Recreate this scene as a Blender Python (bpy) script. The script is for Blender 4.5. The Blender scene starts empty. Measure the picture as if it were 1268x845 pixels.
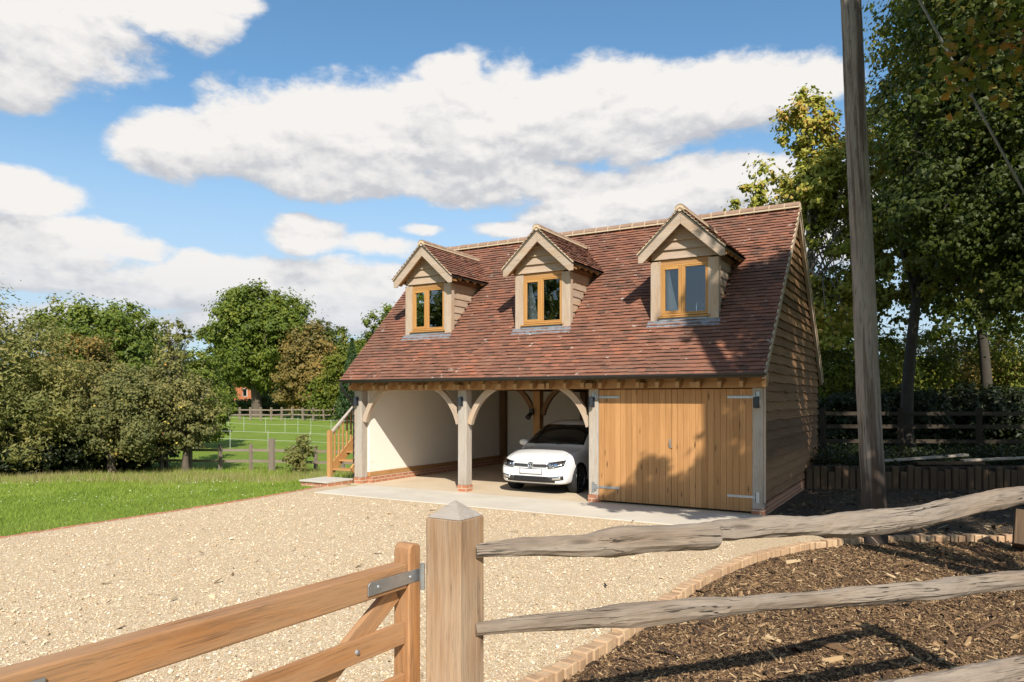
import bpy, bmesh, math, random
import numpy as np
from mathutils import Vector, Matrix
from mathutils.bvhtree import BVHTree

random.seed(7)
RNG = np.random.default_rng(7)
S = bpy.context.scene
COL = S.collection
R_ = math.radians

# ------------------------------------------------------------------ camera
YAW = 30.42                                   # turn of the view to the left of the facade's normal
FWD = Vector((-0.5064, 0.8623, 0)); RGT = Vector((0.8623, 0.5064, 0))
cam = bpy.data.cameras.new('camera'); cam_o = bpy.data.objects.new('camera', cam); COL.objects.link(cam_o)
cam_o.location = (0, 0, 2.0); cam_o.rotation_euler = (R_(90), 0, R_(YAW))
cam.sensor_width = 36; cam.lens = 25.41; cam.shift_y = 71.5/1268; cam.clip_end = 3000; cam.clip_start = .05
S.camera = cam_o
S.render.resolution_x, S.render.resolution_y = 1024, 682
S.cycles.max_bounces = 14; S.cycles.diffuse_bounces = 8; S.cycles.transparent_max_bounces = 12
S.view_settings.view_transform = 'Standard'; S.view_settings.look = 'None'
S.view_settings.exposure = 0.65; S.view_settings.gamma = 1; S.view_settings.use_curve_mapping = False

# ------------------------------------------------------------------ sun
SUN_DIR = Vector((-0.76, 1.0, -1.02)).normalized()   # the way the light travels
sun = bpy.data.lights.new('sun', 'SUN'); sun.energy = 4.3; sun.angle = R_(.55); sun.color = (1, .93, .82)
sun_o = bpy.data.objects.new('sun', sun); COL.objects.link(sun_o)
sun_o.rotation_euler = SUN_DIR.to_track_quat('-Z', 'Y').to_euler(); sun_o.location = (20, -20, 30)
SUN_EL = math.asin(-SUN_DIR.z); SUN_ROT = math.atan2(-SUN_DIR.x, -SUN_DIR.y)

# ------------------------------------------------------------------ node helper
class NT:
    def __init__(s, tree): s.t = tree; s.n = tree.nodes; s.l = tree.links
    def node(s, typ, ins=None, **kw):
        n = s.n.new(typ)
        for k, v in kw.items(): setattr(n, k, v)
        for k, v in (ins or {}).items(): s.set(n.inputs[k], v)
        return n
    def set(s, sock, v):
        if hasattr(v, 'is_output') or isinstance(v, bpy.types.NodeSocket): s.l.new(v, sock)
        else: sock.default_value = v
    def math(s, op, a, b=0.0, c=0.0, clamp=False):
        n = s.n.new('ShaderNodeMath'); n.operation = op; n.use_clamp = clamp
        s.set(n.inputs[0], a); s.set(n.inputs[1], b); s.set(n.inputs[2], c); return n.outputs[0]
    def vmath(s, op, a, b=(0, 0, 0)):
        n = s.n.new('ShaderNodeVectorMath'); n.operation = op
        s.set(n.inputs[0], a)
        if op == 'SCALE': s.set(n.inputs['Scale'], b)
        else: s.set(n.inputs[1], b)
        return n.outputs['Value'] if op in ('DOT_PRODUCT', 'LENGTH') else n.outputs[0]
    def noise(s, vec, scale, detail=4, rough=.55, dist=0, out='Fac'):
        n = s.node('ShaderNodeTexNoise', {'Scale': scale, 'Detail': detail, 'Roughness': rough, 'Distortion': dist})
        s.l.new(vec, n.inputs['Vector']); return n.outputs[out]
    def ramp(s, fac, stops, interp='LINEAR'):
        n = s.n.new('ShaderNodeValToRGB'); n.color_ramp.interpolation = interp
        e = n.color_ramp.elements
        while len(e) > 1: e.remove(e[-1])
        for i, (p, c) in enumerate(stops):
            x = e[0] if i == 0 else e.new(p)
            x.position = p; x.color = (*c, 1) if len(c) == 3 else c
        s.set(n.inputs[0], fac); return n.outputs[0]
    def mix(s, fac, a, b, blend='MIX'):
        n = s.n.new('ShaderNodeMix'); n.data_type = 'RGBA'; n.blend_type = blend
        s.set(n.inputs['Factor'], fac)
        for k, v in ((6, a), (7, b)):
            if isinstance(v, tuple) and len(v) == 3: v = (*v, 1)
            s.set(n.inputs[k], v)
        return n.outputs[2]
    def smooth(s, x, a, b):
        n = s.n.new('ShaderNodeMapRange'); n.interpolation_type = 'SMOOTHSTEP'
        s.set(n.inputs[0], x); s.set(n.inputs[1], a); s.set(n.inputs[2], b); return n.outputs[0]
    def mapping(s, vec, scale, loc=(0, 0, 0), rot=(0, 0, 0)):
        n = s.node('ShaderNodeMapping', {'Scale': scale, 'Location': loc, 'Rotation': rot}); s.l.new(vec, n.inputs[0]); return n.outputs[0]

# ------------------------------------------------------------------ sky: Nishita air with cumulus clouds by direction
W = bpy.data.worlds.new('World'); S.world = W; W.use_nodes = True
t = NT(W.node_tree); t.n.clear()
SKY_STRENGTH = .10
sky = t.node('ShaderNodeTexSky', sky_type='NISHITA'); sky.sun_disc = False
sky.sun_elevation = SUN_EL; sky.sun_rotation = SUN_ROT; sky.altitude = 60; sky.air_density = 1.0; sky.dust_density = .6; sky.ozone_density = 1.6
tc = t.node('ShaderNodeTexCoord').outputs['Generated']
dz = t.vmath('DOT_PRODUCT', tc, (0, 0, 1)); df = t.vmath('DOT_PRODUCT', tc, tuple(FWD)); dr = t.vmath('DOT_PRODUCT', tc, tuple(RGT))
az = t.math('MULTIPLY', t.math('ARCTAN2', dr, df), 57.2958)
el = t.math('MULTIPLY', t.math('ARCSINE', dz), 57.2958)
ae = t.node('ShaderNodeCombineXYZ', {0: az, 1: el, 2: 0.0}).outputs[0]
# each cloud: bearing, elevation, half width, half height (degrees), weight
CLOUDS = [(-32.7, 23.3, 6.8, 3.4, 1.00), (-25.3, 25.6, 5.7, 2.0, 0.95), (-34.5, 20.2, 3.0, 1.9, 0.90), (-21.6, 26.9, 3.0, 1.3, 0.80), (-24.3, 17.7, 4.5, 2.9, 1.00), (-18.8, 19.2, 6.3, 3.5, 1.10), (-11.6, 19.8, 7.9, 4.2, 1.20),
          (-2.8, 20.7, 9.5, 4.7, 1.25), (6.8, 21.2, 9.4, 4.1, 1.25), (15.4, 22.2, 7.7, 2.8, 1.20), (21.1, 22.1, 5.0, 2.2, 1.10), (-14.7, 16.8, 11.3, 1.8, 1.00), (-0.9, 16.7, 9.5, 1.8, 0.90), (-4.7, 24.2, 3.8, 1.2, 0.80), (5.5, 14.3, 5.7, 1.8, 1.00),
          (10.5, 15.6, 7.4, 2.5, 1.10), (16.6, 16.1, 6.5, 2.7, 1.10), (0.4, 13.1, 3.8, 1.0, 0.80), (-15.8, 12.4, 3.4, 1.6, 1.10), (-16.4, 13.2, 2.1, 1.0, 0.90), (-23.5, 9.7, 2.5, 1.3, 0.90), (-33.6, 13.6, 3.2, 1.7, 0.90), (-31.3, 10.8, 5.1, 1.5, 1.00),
          (-34.9, 10.6, 2.6, 1.8, 0.90), (-28.4, 10.5, 3.5, 1.0, 0.80), (-32.7, 8.0, 7.3, 1.1, 0.85), (-26.9, 7.3, 6.1, 1.1, 0.80), (-15.8, 9.4, 10.6, 1.6, 0.85), (-12.8, 6.8, 9.7, 1.8, 0.90), (-20.5, 5.9, 7.8, 1.4, 0.85), (-6.9, 13.2, 1.9, 0.5, 0.70), (-11.6, 12.0, 5.5, 0.8, 0.55), (-30.8, 5.2, 9.4, 1.4, 0.80), (-33, 9.2, 6, 2.2, .9), (-24, 8.4, 8, 1.6, .85), (-14, 8.2, 12, 2.2, .8),
          (22, 13, 8, 4, 1), (35, 12, 9, 5, 1), (60, 20, 16, 8, 1), (95, 30, 22, 9, 1), (150, 32, 25, 9, 1), (-75, 22, 16, 8, 1), (-120, 28, 22, 8, 1), (185, 55, 20, 10, .9), (-160, 22, 16, 6, 1), (-162, 10, 12, 3, 1), (175, 9, 14, 2.5, 1), (120, 14, 18, 5, 1), (0, 62, 25, 8, .6), (170, 20, 30, 8, 1)]
g = bpy.data.node_groups.new('cloud_density', 'ShaderNodeTree')
g.interface.new_socket('ae', in_out='INPUT', socket_type='NodeSocketVector'); g.interface.new_socket('density', in_out='OUTPUT', socket_type='NodeSocketFloat')
gt = NT(g); gi = g.nodes.new('NodeGroupInput').outputs[0]; go = g.nodes.new('NodeGroupOutput')
acc = None
warp = gt.noise(gt.mapping(gi, (.14, .2, 1)), 1.0, 3, .5, out='Color')
wv = gt.vmath('SCALE', gt.vmath('SUBTRACT', warp, (.5, .5, .5)), 2.2)
gw = gt.vmath('ADD', gi, wv)
for (a, e, ra, re, wgt) in CLOUDS:
    d = gt.vmath('MULTIPLY', gt.vmath('SUBTRACT', gw, (a, e, 0)), (1/ra, 1/re, 0))
    v = gt.math('MULTIPLY_ADD', gt.vmath('DOT_PRODUCT', d, d), -wgt, wgt)
    acc = v if acc is None else gt.math('SMOOTH_MAX', acc, v, .12)
acc = gt.math('MAXIMUM', acc, -1.2)
n1 = gt.noise(gt.mapping(gi, (.19, .36, 1)), 1.0, 9, .55, .1)
n2 = gt.noise(gt.mapping(gi, (.75, 1.2, 1)), 1.0, 9, .66, .4)
dn = gt.math('ADD', gt.math('MULTIPLY', gt.math('SUBTRACT', n1, .5), 2.0), gt.math('MULTIPLY', gt.math('SUBTRACT', n2, .5), .75))
dens = gt.math('ADD', acc, dn)
gt.l.new(dens, go.inputs[0])
def dens_at(off):
    n = t.n.new('ShaderNodeGroup'); n.node_tree = g
    t.l.new(t.vmath('ADD', ae, off) if off else ae, n.inputs[0]); return n.outputs[0]
D0 = dens_at(None); D1 = dens_at((.5, 1.0, 0)); D2 = dens_at((.6, 2.8, 0))
mask = t.math('MULTIPLY', t.math('POWER', t.smooth(D0, -.22, .50), 1.15), t.smooth(el, -1.0, 2.5))
lit = t.math('ADD', t.math('MULTIPLY', t.math('SUBTRACT', D0, D1), .24), t.math('MULTIPLY', t.math('SUBTRACT', D0, D2), .34))
nA = t.noise(t.mapping(ae, (.34, .60, 1)), 1.0, 6, .55, .2); nB = t.noise(t.mapping(t.vmath('ADD', ae, (.25, .55, 0)), (.34, .60, 1)), 1.0, 6, .55, .2)
lit = t.math('ADD', lit, t.math('MULTIPLY', t.math('SUBTRACT', nA, nB), 1.1))
lit = t.math('ADD', t.math('ADD', lit, .60), t.math('MULTIPLY', t.smooth(el, 3, 14), .05), clamp=True)
ccol = t.ramp(lit, [(0, (.55, .58, .635)), (.38, (.68, .70, .745)), (.62, (.86, .865, .88)), (.9, (1.0, .99, .975))])
veil = t.math('MULTIPLY', t.smooth(el, 23, 5), .80)                      # thin high cloud thickening to the horizon
skyc = t.mix(1.0, sky.outputs[0], (.74, 1.0, 1.06), 'MULTIPLY')
K = 1/SKY_STRENGTH
skyc = t.mix(veil, skyc, (.355*K, .43*K, .52*K))
cc = t.mix(t.math('MULTIPLY', t.smooth(el, 12, 4), .5), t.mix(1.0, ccol, (K*.59, K*.58, K*.57), 'MULTIPLY'), (.43*K, .46*K, .51*K))
bg = t.node('ShaderNodeBackground', {'Color': t.mix(mask, skyc, cc), 'Strength': SKY_STRENGTH})
t.l.new(bg.outputs[0], t.node('ShaderNodeOutputWorld').inputs[0])

# ------------------------------------------------------------------ materials
MATS = {}
def new_mat(name):
    m = bpy.data.materials.new(name); m.use_nodes = True; t = NT(m.node_tree); t.n.clear()
    b = t.node('ShaderNodeBsdfPrincipled'); o = t.node('ShaderNodeOutputMaterial'); t.l.new(b.outputs[0], o.inputs[0])
    MATS[name] = m; return m, t, b, o
def bump(t, b, h, strength=.3, dist=.01):
    n = t.node('ShaderNodeBump', {'Strength': strength, 'Distance': dist}); t.l.new(h, n.inputs['Height']); t.l.new(n.outputs[0], b.inputs['Normal'])
def plain(name, c, rough=.6, metal=0, spec=.5, var=.12, coat=0, sc=6):
    m, t, b, o = new_mat(name)
    p = t.node('ShaderNodeTexCoord').outputs['Object']
    f = t.noise(p, sc, 5, .6)
    col = t.mix(f, tuple(x*(1-var) for x in c), tuple(min(1, x*(1+var)) for x in c))
    t.set(b.inputs['Base Color'], col); t.set(b.inputs['Roughness'], rough); t.set(b.inputs['Metallic'], metal)
    b.inputs['Specular IOR Level'].default_value = spec; b.inputs['Coat Weight'].default_value = coat
    return m
def wood(name, light, dark, rough=.65, grey=None, grey_amt=0, knots=.5, bstr=.35, crack=0, fine=1.0, isl_amt=.22, tar=0, along=1.0):
    m, t, b, o = new_mat(name)
    gc = t.node('ShaderNodeAttribute', attribute_name='gc').outputs['Vector']
    warpn = t.noise(t.mapping(gc, (1.3, 5, 5)), 1, 3, .5, out='Color')
    gw = t.vmath('ADD', gc, t.vmath('SCALE', t.vmath('SUBTRACT', warpn, (.5, .5, .5)), .05))
    f1 = t.noise(t.mapping(gw, (.9*along, 45*fine, 45*fine)), 1, 5, .6)
    f2 = t.noise(t.mapping(gw, (2.5*along, 160*fine, 160*fine)), 1, 3, .6)
    f3 = t.noise(t.mapping(gc, (.7*along, 4, 4)), 1, 3, .5)
    f = t.math('ADD', t.math('MULTIPLY', f1, .6), t.math('ADD', t.math('MULTIPLY', f2, .25), t.math('MULTIPLY', f3, .45)))
    isl = t.node('ShaderNodeNewGeometry').outputs['Random Per Island']
    f = t.math('ADD', f, t.math('MULTIPLY', t.math('SUBTRACT', isl, .5), isl_amt))
    col = t.mix(t.smooth(f, .38, .92), dark, light)
    if grey:
        gm = t.math('MULTIPLY', t.smooth(t.noise(t.mapping(gw, (1.1, 7, 7)), 1, 6, .65), .30, .62), grey_amt)
        col = t.mix(gm, col, grey)
        col = t.mix(t.math('MULTIPLY', t.smooth(f2, .48, .30), .6), col, tuple(x*.45 for x in grey))
    if knots:
        v = t.node('ShaderNodeTexVoronoi', {'Scale': 1.0, 'Randomness': 1.0}); t.l.new(t.mapping(gw, (1.7, 9, 9)), v.inputs[0])
        k = t.math('MULTIPLY', t.smooth(v.outputs['Distance'], .16, .05), knots)
        col = t.mix(k, col, tuple(x*.35 for x in dark))
    if tar:                                                                   # creosote soaked foot of a pole, ragged along the grain
        oz = t.node('ShaderNodeSeparateXYZ'); t.l.new(t.node('ShaderNodeTexCoord').outputs['Object'], oz.inputs[0])
        tz = t.math('ADD', oz.outputs[2], t.math('MULTIPLY', t.noise(t.mapping(gc, (.5, 14, 14)), 1, 4, .6), 3.0))
        col = t.mix(t.math('MULTIPLY', t.smooth(tz, tar+1.9, tar+.9), .88), col, (.022, .017, .014))
        dk = t.smooth(t.noise(t.mapping(gc, (.35, 11, 11)), 1, 5, .6), .50, .60)
        col = t.mix(t.math('MULTIPLY', dk, .7), col, (.075, .045, .03))
    h = f
    if crack:
        cn = t.noise(t.mapping(gw, (1.0, 34, 34)), 1, 3, .5)
        ck = t.math('MULTIPLY', t.smooth(t.math('ABSOLUTE', t.math('SUBTRACT', cn, .5)), .016, .0), t.smooth(t.noise(t.mapping(gc, (2.0, 9, 9)), 1, 2), .44, .60))
        ck = t.math('MULTIPLY', ck, crack)
        col = t.mix(ck, col, (.035, .028, .022)); h = t.math('SUBTRACT', f, t.math('MULTIPLY', ck, 1.6))
    t.set(b.inputs['Base Color'], col); b.inputs['Roughness'].default_value = rough; b.inputs['Specular IOR Level'].default_value = .35
    bump(t, b, h, bstr, .006); return m
wood('oak_grey', (.46, .39, .31), (.29, .23, .175), .75, (.42, .385, .345), .75, .35, .5, .3)
wood('oak_pale', (.50, .36, .24), (.32, .22, .145), .7, (.46, .41, .36), .45, .3, .4, .25)
wood('oak_new', (.46, .255, .105), (.28, .14, .052), .62, None, 0, .4, .35, .12)
wood('oak_gold', (.50, .27, .09), (.36, .175, .05), .45, None, 0, .2, .2)
wood('door_wood', (.50, .265, .108), (.32, .155, .052), .5, None, 0, 1.0, .25, 0)
wood('boarding', (.33, .175, .08), (.13, .065, .03), .8, (.25, .165, .10), .25, .3, .6, .25, isl_amt=.6)
wood('dormer_board', (.46, .32, .20), (.29, .195, .13), .75, (.43, .37, .32), .45, .35, .5, .2)
wood('gate_wood', (.42, .20, .075), (.25, .105, .036), .6, (.38, .25, .15), .5, .9, .45, .35, 1.4, along=2.0)
wood('post_wood', (.40, .25, .14), (.20, .11, .055), .75, (.42, .33, .24), .55, .9, .5, .7, 1.2, along=2.0)
wood('rail_wood', (.27, .20, .145), (.11, .08, .056), .9, (.27, .23, .19), .65, .6, 1.0, 1.0, 1.3, along=3.0)
wood('pole_wood', (.30, .24, .19), (.06, .042, .032), .9, (.30, .265, .235), .6, .3, 1.0, .9, .7, tar=1.2, along=2.2)
wood('fence_wood', (.44, .36, .27), (.26, .20, .14), .85, (.42, .39, .34), .6, .3, .5, .3)
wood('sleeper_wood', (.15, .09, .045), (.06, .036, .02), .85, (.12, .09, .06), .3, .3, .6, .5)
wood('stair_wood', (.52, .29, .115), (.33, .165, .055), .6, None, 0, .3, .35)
wood('fence_shaded', (.06, .045, .03), (.025, .018, .012), .85, None, 0, .3, .4)  # back fence wood, deep tree shade put into its near-black colour
wood('dark_beam', (.22, .12, .055), (.12, .06, .03), .7, None, 0, .3, .35)
plain('ceiling_board', (.62, .56, .48), .9, var=.05)
plain('gutter_black', (.018, .018, .02), .45)
plain('galvanised', (.42, .44, .46), .42, .85, var=.25, sc=22)
plain('lamp_dark', (.03, .035, .045), .4, .3)
plain('mortar', (.52, .41, .28), .95, var=.15, sc=14)
plain('ridge_clay', (.27, .17, .115), .85, var=.3, sc=9)
plain('lead', (.30, .315, .335), .5, .5, var=.35, sc=12)
plain('car_white', (.80, .81, .82), .22, 0, .5, .01, 1.0)
plain('car_black', (.012, .012, .013), .35)
plain('car_trim', (.03, .03, .032), .5)
plain('lamp_silver', (.42, .43, .45), .3, .5, var=.05)
plain('chrome', (.75, .76, .78), .18, 1.0, var=.02)
plain('tyre', (.016, .016, .017), .85)
plain('alloy', (.16, .165, .17), .35, .8)
plain('plate_white', (.78, .79, .78), .4, var=.03)
plain('curtain', (.80, .79, .76), .9, var=.05)
plain('loft_dark', (.10, .085, .07), .9)
plain('steel_wire', (.22, .22, .22), .5, .6)
plain('white_tape', (.5, .52, .48), .6)
plain('bark', (.10, .078, .058), .95, var=.5, sc=7)
plain('bark_pale', (.24, .21, .175), .95, var=.4, sc=9)
plain('ivy_bark', (.05, .042, .032), .95, var=.5, sc=9)
wood('cap_wood', (.34, .28, .23), (.2, .16, .125), .85, (.36, .33, .30), .6, .4, .5, .3, 1.4)
wood('field_wood', (.26, .20, .14), (.15, .11, .075), .85, (.24, .21, .18), .5, .3, .5, .3)
plain('stone_flag', (.50, .46, .40), .85, var=.2, sc=8)
plain('render_orange', (.48, .17, .075), .9, var=.15)
plain('house_roof', (.20, .075, .045), .9, var=.3)
plain('white_wall', (.7, .68, .64), .9, var=.1)

def glass(name, tint=(.9, .93, .95), r=.0):
    m, t, b, o = new_mat(name); t.n.remove(b)
    fr = t.node('ShaderNodeFresnel', {'IOR': 1.55}).outputs[0]
    fr = t.math('ADD', t.math('MULTIPLY', fr, 1.35), .03, clamp=True)
    tr = t.node('ShaderNodeBsdfTransparent', {'Color': (*tint, 1)}); gl = t.node('ShaderNodeBsdfGlossy', {'Roughness': r})
    bn = t.node('ShaderNodeBump', {'Strength': .06, 'Distance': .02}); t.l.new(t.noise(t.node('ShaderNodeTexCoord').outputs['Object'], 2.2, 2), bn.inputs['Height']); t.l.new(bn.outputs[0], gl.inputs['Normal'])
    mx = t.node('ShaderNodeMixShader', {0: fr, 1: tr.outputs[0], 2: gl.outputs[0]}); t.l.new(mx.outputs[0], o.inputs[0])
glass('glass'); glass('lens', (.95, .96, .97), .02)
m, t, b, o = new_mat('tinted_glass')
t.set(b.inputs['Base Color'], (.012, .014, .014, 1)); b.inputs['Roughness'].default_value = .04

# brick: courses across x+y and up z
m, t, b, o = new_mat('brick')
p = t.node('ShaderNodeTexCoord').outputs['Object']
sx = t.node('ShaderNodeSeparateXYZ'); t.l.new(p, sx.inputs[0])
cv = t.node('ShaderNodeCombineXYZ', {0: t.math('ADD', sx.outputs[0], sx.outputs[1]), 1: sx.outputs[2], 2: 0.0}).outputs[0]
bk = t.node('ShaderNodeTexBrick', {'Color1': (.42, .15, .075, 1), 'Color2': (.30, .10, .05, 1), 'Mortar': (.50, .43, .33, 1), 'Scale': 1.0, 'Mortar Size': .009, 'Brick Width': .225, 'Row Height': .075, 'Bias': .1}, offset=.5)
t.l.new(cv, bk.inputs[0])
t.set(b.inputs['Base Color'], t.mix(t.math('MULTIPLY', t.noise(p, 18, 4), .5), bk.outputs[0], (.48, .25, .14))); b.inputs['Roughness'].default_value = .9
bump(t, b, t.math('SUBTRACT', 1.0, bk.outputs['Fac']), .5, .006)

# clay tiles, one colour per tile
def tile_mat(name):
    m, t, b, o = new_mat(name)
    p = t.node('ShaderNodeTexCoord').outputs['Object']
    isl = t.node('ShaderNodeNewGeometry').outputs['Random Per Island']
    col = t.ramp(isl, [(0, (.125, .068, .048)), (.12, (.185, .084, .056)), (.5, (.225, .098, .063)), (.85, (.25, .108, .068)), (.96, (.285, .118, .07)), (1, (.33, .125, .07))])
    big = t.noise(p, .9, 5, .62)
    col = t.mix(t.math('MULTIPLY', t.smooth(big, .42, .66), .5), col, (.135, .078, .056)); col = t.mix(t.math('MULTIPLY', t.smooth(t.noise(p, 2.7, 4, .6), .5, .72), .3), col, (.27, .165, .115))
    f = t.noise(p, 40, 5, .65)
    col = t.mix(t.math('MULTIPLY', t.smooth(f, .55, .8), .35), col, (.20, .145, .11))
    li = t.noise(p, 7.5, 3, .5)
    lic = t.math('MULTIPLY', t.smooth(li, .675, .73), t.smooth(t.noise(p, 60, 3), .38, .55))
    col = t.mix(lic, col, (.52, .47, .40))
    t.set(b.inputs['Base Color'], col); b.inputs['Roughness'].default_value = .82; b.inputs['Specular IOR Level'].default_value = .3
    bump(t, b, f, .35, .004)
tile_mat('clay_tile')

# gravel
m, t, b, o = new_mat('gravel')
p = t.node('ShaderNodeTexCoord').outputs['Object']
wp = t.vmath('ADD', p, t.vmath('SCALE', t.noise(p, 40, 2, .5, out='Color'), .012))
def stones(scale):
    v = t.node('ShaderNodeTexVoronoi', {'Scale': scale, 'Randomness': 1.0}); t.l.new(wp, v.inputs[0])
    r = t.node('ShaderNodeSeparateColor'); t.l.new(v.outputs['Color'], r.inputs[0])
    c = t.ramp(r.outputs[0], [(0, (0.231, 0.168, 0.103)), (0.05, (0.374, 0.274, 0.172)), (0.16, (0.516, 0.381, 0.224)), (0.34, (0.561, 0.434, 0.275)), (0.55, (0.596, 0.478, 0.318)), (0.74, (0.641, 0.54, 0.396)), (0.88, (0.534, 0.372, 0.198)), (0.95, (0.445, 0.274, 0.129)), (0.98, (0.694, 0.646, 0.55))], 'CONSTANT')
    return v.outputs['Distance'], c
d1, c1 = stones(64); d2, c2 = stones(105)
sel = t.smooth(t.noise(p, 30, 2), .46, .54)
col = t.mix(sel, c1, c2); dd = t.mix(sel, d1, d2)
col = t.mix(t.math('MULTIPLY', t.smooth(dd, .45, .8), .5), col, (.30, .20, .115))
col = t.mix(t.math('MULTIPLY', t.smooth(t.noise(t.mapping(p, (.9, .25, 1), rot=(0, 0, .35)), 1, 5, .6), .48, .70), .28), col, (.44, .32, .20))
col = t.mix(t.math('MULTIPLY', t.smooth(t.noise(p, 3.2, 5, .7), .52, .75), .22), col, (.76, .64, .48))
t.set(b.inputs['Base Color'], col); b.inputs['Roughness'].default_value = .85; b.inputs['Specular IOR Level'].default_value = .3
bump(t, b, t.math('SUBTRACT', 1.0, dd), .45, .010)

def concrete(name, c1, c2, sc=1.2):
    m, t, b, o = new_mat(name)
    p = t.node('ShaderNodeTexCoord').outputs['Object']
    f = t.noise(p, sc, 7, .62); f2 = t.noise(p, 60, 4, .6)
    col = t.mix(t.smooth(f, .3, .7), c1, c2)
    col = t.mix(t.math('MULTIPLY', t.smooth(f2, .55, .75), .3), col, tuple(x*.7 for x in c1))
    st = t.smooth(t.noise(p, 5, 3), .70, .76)
    col = t.mix(t.math('MULTIPLY', st, .25), col, (.2, .17, .13))
    t.set(b.inputs['Base Color'], col); b.inputs['Roughness'].default_value = .88; bump(t, b, f2, .15, .004)
concrete('apron', (.50, .445, .365), (.58, .525, .44)); concrete('garage_floor', (.48, .38, .265), (.56, .455, .325), .8)

m, t, b, o = new_mat('plaster')
p = t.node('ShaderNodeTexCoord').outputs['Object']
col = t.mix(t.noise(p, .9, 6, .6), (.77, .71, .625), (.81, .755, .675))
zz = t.node('ShaderNodeSeparateXYZ'); t.l.new(p, zz.inputs[0])
scuff = t.math('MULTIPLY', t.smooth(t.noise(t.mapping(p, (3, 3, 9)), 1, 5, .6), .55, .75), t.smooth(zz.outputs[2], 1.3, .3))
col = t.mix(t.math('MULTIPLY', scuff, .35), col, (.55, .45, .34))
t.set(b.inputs['Base Color'], col); b.inputs['Roughness'].default_value = .92; bump(t, b, t.noise(p, 25, 5, .6), .12, .01)

def soil(name, a, b_, c, sc=1):
    m, t, b, o = new_mat(name)
    p = t.node('ShaderNodeTexCoord').outputs['Object']
    f = t.noise(p, 14*sc, 8, .7); f2 = t.noise(p, 1.3*sc, 4, .5)
    v = t.node('ShaderNodeTexVoronoi', {'Scale': 55*sc}); t.l.new(t.mapping(p, (1, .45, 1), rot=(0, 0, .5)), v.inputs[0])
    r = t.node('ShaderNodeSeparateColor'); t.l.new(v.outputs['Color'], r.inputs[0])
    col = t.mix(f, a, b_); col = t.mix(t.math('MULTIPLY', t.smooth(r.outputs[0], .7, .95), .7), col, c)
    col = t.mix(t.math('MULTIPLY', f2, .4), col, a)
    t.set(b.inputs['Base Color'], col); b.inputs['Roughness'].default_value = .95; bump(t, b, t.math('ADD', f, v.outputs['Distance']), .9, .03)
soil('mulch', (.05, .03, .018), (.13, .08, .045), (.26, .18, .10)); soil('soil', (.03, .02, .012), (.07, .048, .03), (.15, .11, .075))

# turf: lawn near, fields farther
m, t, b, o = new_mat('turf')
p = t.node('ShaderNodeTexCoord').outputs['Object']
f = t.noise(p, .35, 6, .65); f2 = t.noise(p, 9, 6, .7); f3 = t.noise(p, 90, 3, .6)
col = t.ramp(t.math('ADD', t.math('MULTIPLY', f, .55), t.math('MULTIPLY', f2, .45)), [(.30, (.14, .215, .024)), (.47, (.20, .28, .034)), (.58, (.25, .31, .055)), (.72, (.32, .33, .10))])
col = t.mix(t.math('MULTIPLY', f3, .5), col, (.06, .12, .012))
t.set(b.inputs['Base Color'], col); b.inputs['Roughness'].default_value = .9; b.inputs['Specular IOR Level'].default_value = .2; bump(t, b, t.math('ADD', f2, f3), .7, .05)

def leafy(name, stops, trans=.35, sc=.5, rough=.55, gloss=.35, tint=None):
    m, t, b, o = new_mat(name)
    p = t.node('ShaderNodeTexCoord').outputs['Object']
    isl = t.node('ShaderNodeNewGeometry').outputs['Random Per Island']
    f = t.math('ADD', t.math('MULTIPLY', isl, .5), t.math('MULTIPLY', t.smooth(t.noise(p, sc, 4, .6), .25, .75), .5))
    col = t.ramp(f, stops)
    t.set(b.inputs['Base Color'], col); b.inputs['Roughness'].default_value = rough; b.inputs['Specular IOR Level'].default_value = gloss
    tl = t.node('ShaderNodeBsdfTranslucent', {'Color': t.mix(.5, col, (.20, .26, .02), 'MIX')})
    mx = t.node('ShaderNodeMixShader', {0: trans, 1: b.outputs[0], 2: tl.outputs[0]}); t.l.new(mx.outputs[0], o.inputs[0])
leafy('leaf_oak', [(0, (0.06, 0.091, 0.014)), (0.5, (0.124, 0.174, 0.022)), (1, (0.271, 0.277, 0.036))])
leafy('leaf_willow', [(0, (0.12, 0.137, 0.037)), (0.5, (0.225, 0.223, 0.064)), (1, (0.404, 0.322, 0.106))])
leafy('leaf_apple', [(0, (0.093, 0.108, 0.037)), (0.5, (0.186, 0.185, 0.059)), (0.9, (0.344, 0.283, 0.094)), (1, (0.687, 0.434, 0.094))])
leafy('leaf_rust', [(0, (0.103, 0.099, 0.03)), (0.5, (0.224, 0.171, 0.047)), (1, (0.431, 0.251, 0.066))])
leafy('leaf_shaded', [(0, (.008, .014, .004)), (.6, (.018, .028, .007)), (1, (.04, .05, .012))], .2)  # near-black leaf: the shade under the trees is put into the colour
leafy('leaf_hedge', [(0, (0.035, 0.051, 0.011)), (0.5, (0.076, 0.103, 0.018)), (1, (0.164, 0.168, 0.032))])
leafy('leaf_bright', [(0, (0.082, 0.109, 0.013)), (0.5, (0.165, 0.19, 0.022)), (1, (0.329, 0.279, 0.039))])
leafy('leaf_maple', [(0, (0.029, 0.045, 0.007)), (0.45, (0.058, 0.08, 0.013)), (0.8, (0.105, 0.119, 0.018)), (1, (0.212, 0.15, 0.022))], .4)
leafy('leaf_maple_sun', [(0, (0.06, 0.07, 0.009)), (0.45, (0.15, 0.155, 0.02)), (0.8, (0.25, 0.225, 0.03)), (1, (0.34, 0.23, 0.035))], 0.28)  # lit copy of the maple leaf: sunlight put into a yellower, brighter colour
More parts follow.
